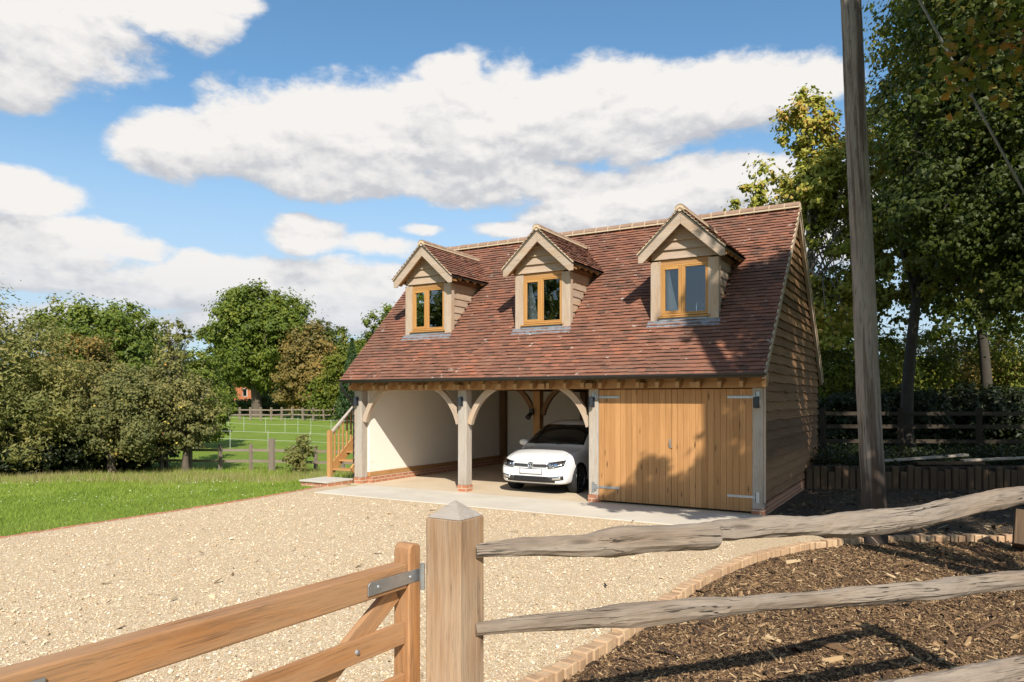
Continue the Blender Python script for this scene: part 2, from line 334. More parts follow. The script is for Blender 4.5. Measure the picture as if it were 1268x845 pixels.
leafy('leaf_gold', [(0, (0.15, 0.18, 0.022)), (0.4, (0.32, 0.33, 0.045)), (0.66, (0.44, 0.38, 0.065)), (0.82, (0.52, 0.34, 0.07)), (1, (0.54, 0.23, 0.06))], 0.28)
leafy('leaf_autumn', [(0, (.045, .075, .010)), (.42, (.10, .13, .018)), (.58, (.22, .17, .025)), (.78, (.42, .18, .03)), (1, (.48, .09, .02))], .42, 1.6)
leafy('conifer', [(0, (0.022, 0.053, 0.018)), (0.6, (0.045, 0.09, 0.027)), (1, (0.105, 0.15, 0.045))], .15)
leafy('grass_blade', [(0, (0.14, 0.21, 0.022)), (0.5, (0.25, 0.34, 0.04)), (0.85, (0.33, 0.42, 0.07)), (1, (0.42, 0.42, 0.15))], .35, .8)
leafy('dry_grass', [(0, (.20, .22, .06)), (.5, (.34, .30, .11)), (1, (.46, .34, .19))], .3, 1.0)
def chips_mat(name, stops):
    m, t, b, o = new_mat(name)
    isl = t.node('ShaderNodeNewGeometry').outputs['Random Per Island']
    t.set(b.inputs['Base Color'], t.ramp(isl, stops)); b.inputs['Roughness'].default_value = .85
chips_mat('chips', [(0, (.03, .015, .007)), (.3, (.08, .042, .018)), (.6, (.165, .092, .041)), (.82, (.28, .17, .08)), (.95, (.36, .24, .12)), (1, (.52, .38, .22))])
chips_mat('fallen_leaf', [(0, (.03, .018, .01)), (.5, (.09, .055, .025)), (.8, (.18, .11, .045)), (1, (.34, .27, .16))])
chips_mat('pebble', [(0, (.22, .16, .10)), (.15, (.50, .37, .23)), (.5, (.68, .55, .38)), (.8, (.76, .66, .50)), (.9, (.5, .30, .15)), (1, (.82, .78, .70))])
chips_mat('daisy', [(0, (.7, .7, .62)), (1, (.8, .8, .75))]); chips_mat('apple_fruit', [(0, (.42, .34, .05)), (.6, (.50, .36, .07)), (1, (.52, .16, .04))])
m, t, b, o = new_mat('kerb_block')
p = t.node('ShaderNodeTexCoord').outputs['Object']; isl = t.node('ShaderNodeNewGeometry').outputs['Random Per Island']
col = t.ramp(isl, [(0, (.34, .21, .12)), (.4, (.44, .285, .165)), (.75, (.52, .36, .215)), (1, (.40, .25, .14))])
f = t.noise(p, 22, 6, .65); col = t.mix(t.math('MULTIPLY', t.smooth(f, .5, .75), .5), col, (.24, .15, .09))
t.set(b.inputs['Base Color'], col); b.inputs['Roughness'].default_value = .9; bump(t, b, f, .5, .01)

# ------------------------------------------------------------------ mesh builders
class MB:
    """collects shapes for one mesh; every vertex carries 'gc' = position along and across the grain"""
    def __init__(s): s.v = []; s.f = []; s.g = []
    def add(s, vs, fs, gs=None):
        n = len(s.v); off = Vector((random.uniform(0, 40), random.uniform(0, 40), random.uniform(0, 40)))
        s.v += [tuple(q) for q in vs]; s.f += [tuple(i+n for i in f) for f in fs]
        s.g += [tuple(Vector(q)+off) for q in (gs or vs)]
        return s
    def box(s, a, b, axis=None):
        d = [abs(b[i]-a[i]) for i in range(3)]
        if axis is None: axis = d.index(max(d))
        vs = [(x, y, z) for z in (a[2], b[2]) for y in (a[1], b[1]) for x in (a[0], b[0])]
        fs = [(0, 2, 3, 1), (4, 5, 7, 6), (0, 1, 5, 4), (2, 6, 7, 3), (0, 4, 6, 2), (1, 3, 7, 5)]
        o = [axis]+[i for i in range(3) if i != axis]
        return s.add(vs, fs, [(q[o[0]], q[o[1]], q[o[2]]) for q in vs])
    def beam(s, p, q, w, h, up=(0, 0, 1), w2=None, h2=None):
        p, q = Vector(p), Vector(q); d = (q-p); L = d.length; d.normalize()
        x = d.cross(Vector(up)).normalized(); z = x.cross(d).normalized()
        w2 = w2 or w; h2 = h2 or h; vs = []; gs = []
        for e, (pt, ww, hh) in enumerate(((p, w, h), (q, w2, h2))):
            for (i, j) in ((-1, -1), (1, -1), (1, 1), (-1, 1)):
                vs.append(pt+x*(i*ww/2)+z*(j*hh/2)); gs.append((e*L, i*ww/2, j*hh/2))
        return s.add(vs, [(3, 2, 1, 0), (4, 5, 6, 7), (0, 1, 5, 4), (1, 2, 6, 5), (2, 3, 7, 6), (3, 0, 4, 7)], gs)
    def prism(s, poly, ext, grain=0):
        """polygon (list of 3D points) pushed along ext"""
        poly = [Vector(q) for q in poly]; n = len(poly); ext = Vector(ext)
        vs = poly+[q+ext for q in poly]
        fs = [tuple(range(n))[::-1], tuple(range(n, 2*n))]+[(i, (i+1) % n, n+(i+1) % n, n+i) for i in range(n)]
        o = [grain]+[i for i in range(3) if i != grain]
        return s.add(vs, fs, [(q[o[0]], q[o[1]], q[o[2]]) for q in vs])
    def tube(s, path, radii, n=8, caps=True, up=None, squash=1.0, jit=0.0):
        path = [Vector(q) for q in path]; m = len(path); vs = []; gs = []; L = 0
        if not hasattr(radii, '__len__'): radii = [radii]*m
        ref = Vector(up) if up else Vector((0, 0, 1))
        if not up and abs((path[-1]-path[0]).normalized().z) > .8: ref = Vector((1, 0, 0))
        for i, c in enumerate(path):
            d = (path[min(i+1, m-1)]-path[max(i-1, 0)]).normalized()
            x = d.cross(ref).normalized(); z = x.cross(d)
            if i: L += (c-path[i-1]).length
            for k in range(n):
                a = 2*math.pi*k/n; r = radii[i]*(1+random.uniform(-jit, jit))
                vs.append(c+x*(math.cos(a)*r)+z*(math.sin(a)*r*squash)); gs.append((L, math.cos(a)*radii[i], math.sin(a)*radii[i]))
        fs = [(i*n+k, i*n+(k+1) % n, (i+1)*n+(k+1) % n, (i+1)*n+k) for i in range(m-1) for k in range(n)]
        if caps: fs += [tuple(range(n))[::-1], tuple(range((m-1)*n, m*n))]
        return s.add(vs, fs, gs)
    def cyl(s, c, axis, r, L, n=20):
        c, a = Vector(c), Vector(axis).normalized()
        return s.tube([c-a*L/2, c+a*L/2], r, n)

def link(o, parent=None):
    COL.objects.link(o)
    if parent:
        o.parent = parent
        w = Vector((0, 0, 0)); q = parent
        while q: w += q.location; q = q.parent
        o.location = -w
    return o
def finish(me, mat, smooth):
    if mat: me.materials.append(MATS[mat])
    me.polygons.foreach_set('use_smooth', [smooth]*len(me.polygons)); me.update()
def build(name, mb, mat, parent=None, bevel=0, smooth=False, subsurf=0, seg=2):
    me = bpy.data.meshes.new(name); me.from_pydata(mb.v, [], mb.f)
    a = me.attributes.new('gc', 'FLOAT_VECTOR', 'POINT'); a.data.foreach_set('vector', np.array(mb.g, dtype=np.float32).ravel())
    finish(me, mat, smooth or bevel > 0)
    o = link(bpy.data.objects.new(name, me), parent)
    if bevel:
        b = o.modifiers.new('bevel', 'BEVEL'); b.width = bevel; b.segments = seg; b.limit_method = 'ANGLE'; b.angle_limit = R_(40); b.harden_normals = True
    if subsurf:
        b = o.modifiers.new('sub', 'SUBSURF'); b.levels = b.render_levels = subsurf
    return o
def build_np(name, V, F, mat, parent=None, smooth=False):
    V = np.asarray(V, dtype=np.float32); F = np.asarray(F, dtype=np.int32); k = F.shape[1]
    me = bpy.data.meshes.new(name)
    me.vertices.add(len(V)); me.vertices.foreach_set('co', V.ravel())
    me.loops.add(F.size); me.loops.foreach_set('vertex_index', F.ravel())
    me.polygons.add(len(F)); me.polygons.foreach_set('loop_start', np.arange(0, F.size, k, dtype=np.int32))
    me.update(calc_edges=True); me.materials.append(MATS[mat])
    me.polygons.foreach_set('use_smooth', np.full(len(F), smooth)); me.validate()
    return link(bpy.data.objects.new(name, me), parent)
def thing(name, label, cat, loc=(0, 0, 0), group=None):
    o = bpy.data.objects.new(name, None); COL.objects.link(o); o.location = loc; o.empty_display_size = .2
    return tag(o, label, cat, group)
def tag(o, label, cat, group=None, kind=None):
    o['label'] = label; o['category'] = cat
    if group: o['group'] = group
    if kind: o['kind'] = kind
    return o
def struct(o): o['kind'] = 'structure'; return o
def at(u, Z, z=0.0):
    """a place by its bearing (photo column) and distance ahead"""
    q = FWD*Z+RGT*((u-634)/895*Z); return Vector((q.x, q.y, z))
def sst(a, b, x): q = np.clip((x-a)/(b-a), 0, 1); return q*q*(3-2*q)

# ------------------------------------------------------------------ terrain
def ground_z(x, y):
    x = np.asarray(x, float); y = np.asarray(y, float)
    Zd = FWD.x*x+FWD.y*y; left = 1-sst(-11.6, -9.0, x)
    dip = -.5*sst(15, 24, Zd)*sst(-12.6, -15, x)+.55*sst(30, 66, Zd)*left+1.4*sst(80, 150, Zd)*left
    bumps = .03*np.sin(x*1.3+y*.7)*np.cos(y*1.1-x*.4)*sst(-12.2, -14, x)
    return left*(-.02+dip+bumps)+(1-left)*-.15
def gz(p): return float(ground_z(p[0], p[1]))
xs = np.unique(np.concatenate([np.linspace(-600, -60, 28), np.linspace(-60, -8, 131), np.linspace(-8, 40, 25), np.linspace(40, 600, 25)]))
ys = np.unique(np.concatenate([np.linspace(-300, -5, 20), np.linspace(-5, 60, 131), np.linspace(60, 130, 36), np.linspace(130, 900, 30)]))
X, Y = np.meshgrid(xs, ys); V = np.stack([X, Y, ground_z(X, Y)], -1).reshape(-1, 3)
nx = len(xs); i = np.arange((len(ys)-1)*nx).reshape(-1, nx)[:, :-1].ravel()
struct(build_np('ground', V, np.stack([i, i+1, i+nx+1, i+nx], 1), 'turf', smooth=True))

KERB = [(-2.62, 2.9), (-2.50, 4.0), (-2.41, 4.76), (-2.35, 5.7), (-2.32, 6.41), (-2.29, 7.51), (-2.22, 8.37), (-2.02, 9.41), (-1.69, 10.31), (-1.29, 11.02), (-.61, 11.75), (1.2, 12.85), (4.5, 14.9), (9, 17.4)]
LAWN_EDGE = [(-11.0, -2), (-11.35, 2), (-11.47, 4), (-11.52, 5.18), (-11.57, 6.35), (-11.60, 7.72), (-11.68, 9.49), (-11.85, 11.0), (-12.0, 11.95)]
grav = [(x, y) for x, y in LAWN_EDGE]+[(-12.0, 12.5), (-11.0, 12.6), (-2.6, 12.8), (-2.5, 12.9), (-2.5, 19.3), (8, 23)]+[(9, 17.4)]+[(x, y) for x, y in KERB[::-1][1:]]+[(-2.7, 2), (-2.6, -2)]
# gravel yard: from the lawn's edge to the kerb
mb = MB(); mb.prism([(x, y, -.1) for x, y in LAWN_EDGE]+[(-12.0, 12.5, -.1), (-2.4, 12.8, -.1), (-1.35, 11.15, -.1)]+[(x, y, -.1) for x, y in KERB[:-4][::-1][1:]]+[(-2.6, 2.75, -.1), (6, 2.75, -.1), (6, -2, -.1)], (0, 0, .1))
gy = struct(build('gravel_yard', mb, 'gravel'))
mb = MB(); mb.prism([(-2.62, 2.76, -.3), (9, 2.76, -.3), (9, 17.4, -.3)]+[(x, y, -.3) for x, y in KERB[::-1][1:]], (0, 0, .235))
struct(build('mulch_bed', mb, 'mulch'))
mb = MB(); mb.prism([(-2.52, 12.0, -.3), (-1.35, 11.05, -.3), (-.61, 11.75, -.3), (1.2, 12.85, -.3), (4.5, 14.9, -.3), (9, 17.4, -.3), (9, 24, -.3), (-2.52, 17.6, -.3)], (0, 0, .29))
struct(build('bare_soil', mb, 'soil'))
mb = MB(); mb.box((-11.45, 11.15, -.12), (-2.55, 12.70, .012)); struct(build('concrete_apron', mb, 'apron', bevel=.01))

# ------------------------------------------------------------------ the oak framed garage
GX0, GX1, GY0, GY1 = -11.87, -2.55, 12.85, 19.30
EY, EZ, SL = 12.45, 2.43, .9917
RY, RZ = 16.05, 6.0
def roofz(y): return EZ+(y-EY)*SL if y < RY else RZ-(y-RY)*SL
DORM = [-10.20, -7.19, -4.14]
G = thing('garage', 'oak framed garage with red tiled roof, three dormers and one boarded bay', 'garage', ((GX0+GX1)/2, 16, 0))
def beams(name, mat, lst, bevel=.008, parent=G):
    mb = MB()
    for a, b in lst: mb.box(a, b)
    return build(name, mb, mat, parent, bevel)
beams('floor_slab', 'garage_floor', [((GX0+.02, 12.702, -.3), (GX1-.02, GY1-.02, .008))], 0)
# posts, each on its brick pad
POSTX = [(-11.87, -11.65), (-8.90, -8.68), (-5.82, -5.62), (-2.74, -2.553)]
for k, (x0, x1) in enumerate(POSTX):
    pz = .14 if k < 3 else .10
    pst = build('post', MB().box((x0, GY0, pz), (x1, GY0+.22, 2.19)), 'oak_grey', G, .012)
    build('brick_pad', MB().box((x0-.012, GY0-.012, -.05), (x1+.012, GY0+.235, pz)), 'brick', pst, .004)
    # wall lamp near the head
    lx = (x0+x1)/2-.02; lm = MB().box((lx-.05, GY0-.018, 1.84), (lx+.05, GY0, 2.04)); lamp = build('wall_lamp', lm, 'lamp_dark', G, .006)
    l2 = MB(); l2.tube([(lx, GY0-.07, 1.85), (lx, GY0-.07, 2.03)], .045, 12); l2.box((lx-.02, GY0-.05, 1.92), (lx+.02, GY0-.01, 1.97))
    build('lamp_body', l2, 'lamp_dark', lamp, smooth=False)
beams('wall_plate', 'oak_new', [((GX0-.02, GY0-.012, 2.192), (GX1+.01, GY0+.20, 2.425))], .01)
# curved braces
def brace(x, sgn, y=GY0+.05, depth=.11, z0=1.46, a=.52, hgt=.735, w=.12, mat='oak_pale'):
    N = 14; inn = []; out = []
    for i in range(N+1):
        f = 1.16*i/N; cx_, cz_ = a*.27, hgt*.68
        bx = 2*f*(1-f)*cx_+f*f*a; bz = 2*f*(1-f)*cz_+f*f*hgt
        tx = 2*(1-f)*cx_+2*f*(a-cx_); tz = 2*(1-f)*cz_+2*f*(hgt-cz_); l = math.hypot(tx, tz)
        nx_, nz_ = tz/l, -tx/l
        inn.append((x+sgn*(bx+nx_*w*.75), z0+min(hgt, bz+nz_*w*.75)))
        out.append((x+sgn*max(.001, bx-nx_*w*.25), z0+min(hgt, bz-nz_*w*.25)))
    mb = MB(); vs = []; gs = []; L = 0
    for i in range(N+1):
        if i: L += math.dist(inn[i], inn[i-1])
        for (px, pz) in (inn[i], out[i]):
            for yy in (y, y+depth): vs.append((px, yy, pz))
        gs += [(L, 0, 0), (L, 0, depth), (L, w, 0), (L, w, depth)]
    fs = []
    for i in range(N):
        b0 = i*4; b1 = b0+4
        fs += [(b0, b1, b1+2, b0+2), (b0+1, b0+3, b1+3, b1+1), (b0, b0+1, b1+1, b1), (b0+2, b1+2, b1+3, b0+3)]
    fs += [(0, 2, 3, 1), (N*4, N*4+1, N*4+3, N*4+2)]
    mb.add(vs, fs, gs); return build('brace', mb, mat, G, .006)
brace(-11.65, 1); brace(-8.90, -1); brace(-8.68, 1); brace(-5.82, -1)
# side walls: white render inside, brick plinth and oak sole plate
beams('side_wall', 'plaster', [((-11.75, GY0+.22, .262), (-11.60, GY1-.15, 2.44))], 0)
beams('sole_plate', 'oak_new', [((-11.77, GY0+.22, .152), (-11.565, GY1-.152, .26))], .006)
beams('plinth', 'brick', [((-11.80, GY0+.236, -.1), (-11.53, GY1-.152, .15))], 0)
beams('back_wall', 'plaster', [((-11.60, GY1-.15, .262), (GX1-.1, GY1-.05, 2.44))], 0)
beams('back_plinth', 'brick', [((-11.80, GY1-.15, -.1), (GX1, GY1, .26))], 0)
beams('back_boarding', 'boarding', [((-11.87, GY1-.05, .262), (GX1-.01, GY1, 2.43))], 0)
beams('frame_post', 'dark_beam', [((-11.59, GY1-.32, 0.26), (-11.40, GY1-.151, 2.30))], .006)
beams('frame_post', 'dark_beam', [((-8.88, GY1-.32, 0), (-8.70, GY1-.151, 2.30))], .006)
beams('frame_post', 'dark_beam', [((-5.82, GY1-.32, 0), (-5.64, GY1-.151, 2.30))], .006)
beams('frame_post', 'oak_new', [((-8.89, 16.2, .1), (-8.69, 16.4, 2.30))], .008)
for sg in (-1, 1): brace(-8.79+sg*.10, sg, 16.25, .1, 1.60, .50, .69, .12, 'dark_beam')
build('spotlight', MB().tube([(-8.92, 16.12, 1.62), (-8.92, 15.98, 1.52)], [.05, .075], 12).box((-8.95, 16.1, 1.6), (-8.85, 16.2, 1.75)), 'lamp_dark', G)
beams('partition', 'sleeper_wood', [((-5.70, GY0+.23, 0), (-5.64, GY1-.33, 2.44))], 0)
beams('ceiling', 'ceiling_board', [((-11.59, GY0+.21, 2.445), (GX1-.02, GY1-.16, 2.50))], 0)
mb = MB()
for y in np.arange(13.4, 19.1, .6): mb.box((-11.59, y-.05, 2.30), (-5.72, y+.05, 2.443))
build('ceiling_joists', mb, 'dark_beam', G)
beams('tie_beam', 'dark_beam', [((-8.90, GY0+.22, 2.19), (-8.68, GY1-.16, 2.30))], .006)
# garage door: two boarded leaves
def leaf(x0, x1, hinge):
    mb = MB(); x = x0; y = GY0+.035
    n = round((x1-x0)/.112); w = (x1-x0)/n
    for i in range(n):
        a, b = x0+i*w+.0015, x0+(i+1)*w-.0015; yy = y+random.uniform(-.0015, .0015)
        mb.box((a, yy, .045), (b, yy+.03, 2.175), 2)
    d = build('door_leaf', mb, 'door_wood', G, .004)
    sg = 1 if hinge == 'L' else -1; hx = x0 if hinge == 'L' else x1
    build('door_frame', MB().box((x0+.02, y+.034, .05), (x0+.14, y+.08, 2.17)).box((x1-.14, y+.034, .05), (x1-.02, y+.08, 2.17)).box((x0+.14, y+.034, 1.95), (x1-.14, y+.08, 2.1)), 'oak_gold', d)
    for z in (2.03, .30):
        h = MB(); h.box((min(hx-sg*.02, hx+sg*.43), y-.012, z-.022), (max(hx-sg*.02, hx+sg*.43), y-.003, z+.022))
        h.box((hx-sg*.10-.028, GY0-.014, z-.095), (hx-sg*.10+.028, GY0-.002, z+.095))
        h.tube([(hx-sg*.045, GY0-.012, z-.06), (hx-sg*.045, GY0-.012, z+.06)], .016, 10); h.box((min(hx-sg*.1, hx), GY0-.013, z-.02), (max(hx-sg*.1, hx), GY0-.004, z+.02))
        for k in range(4): h.cyl((hx+sg*(.06+.1*k), y-.013, z), (0, 1, 0), .009, .01, 8)
        build('hinge', h, 'galvanised', d, .002)
    return d, y
xm = -4.18
leaf(-5.618, xm-.002, 'L'); d, y = leaf(xm+.002, -2.742, 'R')
hd = MB(); hd.box((xm-.042, y-.010, 1.10), (xm-.012, y-.003, 1.26)); hd.tube([(xm-.027, y-.005, 1.13), (xm-.027, y-.03, 1.14), (xm-.027, y-.034, 1.18), (xm-.027, y-.03, 1.225), (xm-.027, y-.005, 1.235)], .006, 8)
hd.tube([(xm-.028, y-.02, 1.115), (xm+.03, y-.022, 1.11)], .006, 8)
build('handle', hd, 'galvanised', d)
# gable wall, weatherboarded (right side, facing the garden)
def boards_wall(name, mat, x, sg, y0f, y1f, z0, z1, gauge, th=.05, parent=G, taper=.006):
    """overlapping boards on a wall whose face looks along x; y0f/y1f give its extent at a height"""
    mb = MB(); z = z0
    while z < z1-.02:
        zt = min(z+gauge+.03, z1); a0, a1 = y0f(z), y1f(z); b0, b1 = y0f(zt), y1f(zt)
        if a1-a0 > .05:
            n = max(2, int((a1-a0)/.35)); w = .009
            lo = [z+random.uniform(-w, w)+.006*math.sin(i*1.7+z*9) for i in range(n+1)]
            vs = []; gs = []
            for i in range(n+1):
                f = i/n; ya = a0+(a1-a0)*f; yb = b0+(b1-b0)*f; za = lo[i]
                vs += [(x+sg*th, ya, za), (x+sg*taper, yb, zt), (x, yb, zt), (x, ya, za)]
                gs += [(ya, za, 0), (yb, zt, 0), (yb, zt, .02), (ya, za, .02)]
            fs = []
            for i in range(n):
                p = i*4; q = p+4
                for k in range(4): fs.append((p+k, p+(k+1) % 4, q+(k+1) % 4, q+k))
            fs += [(0, 3, 2, 1), (n*4, n*4+1, n*4+2, n*4+3)]
            mb.add(vs, fs, gs)
        z += gauge
    return build(name, mb, mat, parent)
def gy0(z): return max(GY0+.03, EY+(z-EZ)/SL+.16)
def gy1(z): return min(GY1, 2*RY-EY-(z-EZ)/SL-.16)
gw = MB().prism([(GX1-.10, GY0+.22, .20), (GX1-.10, GY1-.06, .20), (GX1-.10, GY1-.06, 2.40), (GX1-.10, RY, RZ-.25), (GX1-.10, GY0+.22, 2.66)], (.08, 0, 0))
gwo = build('gable_wall', gw, 'loft_dark', G)
boards_wall('weatherboarding', 'boarding', GX1-.02, 1, gy0, gy1, .24, RZ-.18, .172, parent=gwo)
build('corner_board', MB().box((GX1-.001, GY0+.001, .22), (GX1+.036, GY0+.03, 2.5)), 'oak_pale', G, .003)
beams('gable_plinth', 'brick', [((GX1-.14, GY0+.237, -.2), (GX1+.012, GY1-.002, .20))], 0)
gl = MB().prism([(GX0+.0, GY0+.22, .0), (GX0, GY1-.06, .0), (GX0, GY1-.06, 2.40), (GX0, RY, RZ-.25), (GX0, GY0+.22, 2.66)], (.09, 0, 0))
gl_o = build('gable_wall', gl, 'loft_dark', G)
boards_wall('weatherboarding', 'boarding', GX0-.002, -1, gy0, gy1, .24, RZ-.18, .172, parent=gl_o)

# ---- roof: underlay strips that leave the dormers open, and real tiles
VX0, VX1 = -11.93, -2.44
def slope_box(mb, x0, x1, ya, yb, th=.10, drop=.02):
    za, zb = roofz(ya)-drop, roofz(yb)-drop
    mb.prism([(x0, ya, za), (x0, yb, zb), (x0, yb, zb-th), (x0, ya, za-th)], (x1-x0, 0, 0))
ul = MB(); xx = VX0+.03
for c in DORM:
    slope_box(ul, xx, c-.62, EY+.05, RY); slope_box(ul, c-.62, c+.62, EY+.05, 13.56); slope_box(ul, c-.62, c+.62, 15.05, RY); xx = c+.62
slope_box(ul, xx, VX1-.03, EY+.05, RY)
ul.prism([(VX0+.03, RY, RZ-.02), (VX0+.03, 2*RY-EY, EZ-.02), (VX0+.03, 2*RY-EY, EZ-.12), (VX0+.03, RY, RZ-.12)], (VX1-VX0-.06, 0, 0))
roof = build('roof', ul, 'loft_dark', G)
def tiles(name, o, ux, uy, nrm, width, length, keep, parent, gauge=.1, tw=.166):
    """plain tiles: rows up the slope from o; keep(p) decides which stay"""
    o, ux, uy, nrm = map(Vector, (o, ux, uy, nrm)); vs = []; fs = []; rows = int(math.ceil(length/gauge))
    for r in range(rows):
        c = -(.5 if r % 2 else 0)*tw
        while c < width-.01:
            a, b = max(c, 0)+.001, min(c+tw, width)-.001
            if b-a > .03:
                v0 = r*gauge+random.uniform(-.004, .004); v1 = min(v0+gauge+.045, length+.03)
                mid = o+ux*((a+b)/2)+uy*(v0+gauge/2)
                if keep(mid):
                    h = .036+random.uniform(-.006, .008); sk = random.uniform(-.006, .006); th = .013
                    n = len(vs)
                    for (uu, vv, hh) in ((a, v0+sk, h), (b, v0-sk, h+random.uniform(-.002, .002)), (b, v1, .006), (a, v1, .006)): vs.append(o+ux*uu+uy*vv+nrm*hh)
                    for (uu, vv, hh) in ((a, v0+sk+.008, h-th), (b, v0-sk+.008, h-th), (b, v1, .006-th), (a, v1, .006-th)): vs.append(o+ux*uu+uy*vv+nrm*hh)
                    fs += [(n, n+1, n+2, n+3), (n, n+4, n+5, n+1), (n+1, n+5, n+6, n+2), (n+3, n+7, n+4, n)]
            c += tw
    return build_np(name, [tuple(v) for v in vs], fs, 'clay_tile', parent)
CS = 1/math.sqrt(1+SL*SL); SN = SL*CS
def keep_main(p):
    for c in DORM:
        if abs(p.x-c) < .60 and 13.56 < p.y < 15.0: return False
        if 13.56 < p.y < 15.62 and abs(p.x-c) < .80*(15.66-p.y)/.8 and p.y > 15.0 and abs(p.x-c) < .5*(15.62-p.y)/.62: return False
    return True
slope_len = (RY-EY)/CS
tiles('roof_tiles', (VX0, EY-.03, EZ-.03*SL), (1, 0, 0), (0, CS, SN), (0, -SN, CS), VX1-VX0, slope_len+.02, keep_main, roof)
tiles('roof_tiles', (VX0, 2*RY-EY+.03, EZ-.03*SL), (1, 0, 0), (0, -CS, SN), (0, SN, CS), VX1-VX0, slope_len+.02, lambda p: True, roof)
def ridge(name, p, q, r, parent, piece=.31):
    p, q = Vector(p), Vector(q); L = (q-p).length; n = max(2, round(L/piece)); mb = MB(); mo = MB()
    d = (q-p).normalized(); x = d.cross(Vector((0, 0, 1))).normalized()
    for i in range(n):
        a = p+d*(L*i/n+.010); b = p+d*(L*(i+1)/n-.010); vs = []; j = random.uniform(-.004, .004)
        for e in (a, b):
            for rr in (r, r-.016):
                for k in range(9):
                    th = math.pi*(.02+.96*k/8); vs.append(e+x*(math.cos(th)*rr)+Vector((0, 0, math.sin(th)*rr*.85+j-.02)))
        f = []
        for k in range(8): f += [(k, k+1, 18+k+1, 18+k), (9+k, 27+k, 27+k+1, 9+k+1), (k, 9+k, 9+k+1, k+1), (18+k, 18+k+1, 27+k+1, 27+k)]
        mb.add(vs, f)
        if i: c = p+d*(L*i/n); mo.tube([c-d*.014+Vector((0, 0, -.02)), c+d*.014+Vector((0, 0, -.02))], r*.97, 14, squash=.86, up=(0, 0, 1))
    mo.beam(p+x*(r*.96)+Vector((0, 0, -.042)), q+x*(r*.96)+Vector((0, 0, -.042)), .03, .034); mo.beam(p-x*(r*.96)+Vector((0, 0, -.042)), q-x*(r*.96)+Vector((0, 0, -.042)), .03, .034)
    mo.tube([p+d*.004+Vector((0, 0, -.02)), p+d*.03+Vector((0, 0, -.02))], r*.82, 14, squash=.8, up=(0, 0, 1)); mo.tube([q-d*.03+Vector((0, 0, -.02)), q-d*.004+Vector((0, 0, -.02))], r*.82, 14, squash=.8, up=(0, 0, 1))
    o = build(name, mb, 'ridge_clay', parent); build('mortar', mo, 'mortar', parent); return o
ridge('ridge_tiles', (VX0, RY, RZ+.03), (VX1, RY, RZ+.03), .125, roof)
# verge mortar and undercloak on the gable ends
for x in (VX1-.012, VX0+.012):
    mb = MB(); mb.beam((x, EY, EZ-.012), (x, RY-.06, RZ-.07), .022, .045); mb.beam((x, 2*RY-EY, EZ-.012), (x, RY+.06, RZ-.07), .022, .045); build('verge_mortar', mb, 'mortar', roof)
mb = MB(); mb.beam((VX1-.05, EY+.1, EZ-.05), (VX1-.05, RY, RZ-.16), .06, .14); mb.beam((VX1-.05, 2*RY-EY-.1, EZ-.05), (VX1-.05, RY, RZ-.16), .06, .14); build('verge_board', mb, 'oak_pale', G)
# rafter feet and joist ends under the eaves
k = 0
for x in np.arange(-11.80, -2.5, .372):
    build('rafter_foot', MB().prism([(x-.035, 12.60, 2.20), (x-.035, 12.60, 2.30), (x-.035, 12.72, 2.44), (x-.035, 12.836, 2.44), (x-.035, 12.836, 2.28), (x-.035, 12.74, 2.20)], (.07, 0, 0)), 'oak_new', G, .004)
for x in (-10.85, -9.75, -8.79, -7.75, -6.75, -5.72, -4.7, -3.7):
    build('joist_end', MB().box((x-.07, 12.63, 2.20), (x+.07, 12.837, 2.30), 1), 'oak_new', G, .005)
# gutter
def gutter(mb, p, q, r=.058):
    p, q = Vector(p), Vector(q); vs = []; N = 10
    for e in (p, q):
        for rr in (r, r-.006):
            for i in range(N+1):
                th = math.pi+math.pi*i/N; vs.append((e.x, e.y+math.cos(th)*rr, e.z+math.sin(th)*rr))
    M = N+1; fs = []
    for i in range(N): fs += [(i, i+1, 2*M+i+1, 2*M+i), (M+i, 3*M+i, 3*M+i+1, M+i+1)]
    for a in (0, 2*M): fs += [(a+i, a+M+i, a+M+i+1, a+i+1) for i in range(N)]
    fs += [(0, 2*M, 3*M, M), (N, M+N, 3*M+N, 2*M+N)]
    mb.add(vs, fs)
gt_ = MB(); gutter(gt_, (VX0-.03, 12.435, 2.438), (VX1+.01, 12.435, 2.438), .05)
gt_.box((VX0-.03, 12.488, 2.40), (VX1, 12.50, 2.44))
gt_.tube([(VX0+.05, 12.41, 2.37), (VX0+.05, 12.41, 2.28), (VX0-.0, 12.60, 2.13), (VX0-.03, 12.82, 1.98), (VX0-.03, 12.95, 1.80), (VX0-.03, 12.95, .05)], .034, 10)
build('gutter', gt_, 'gutter_black', G)

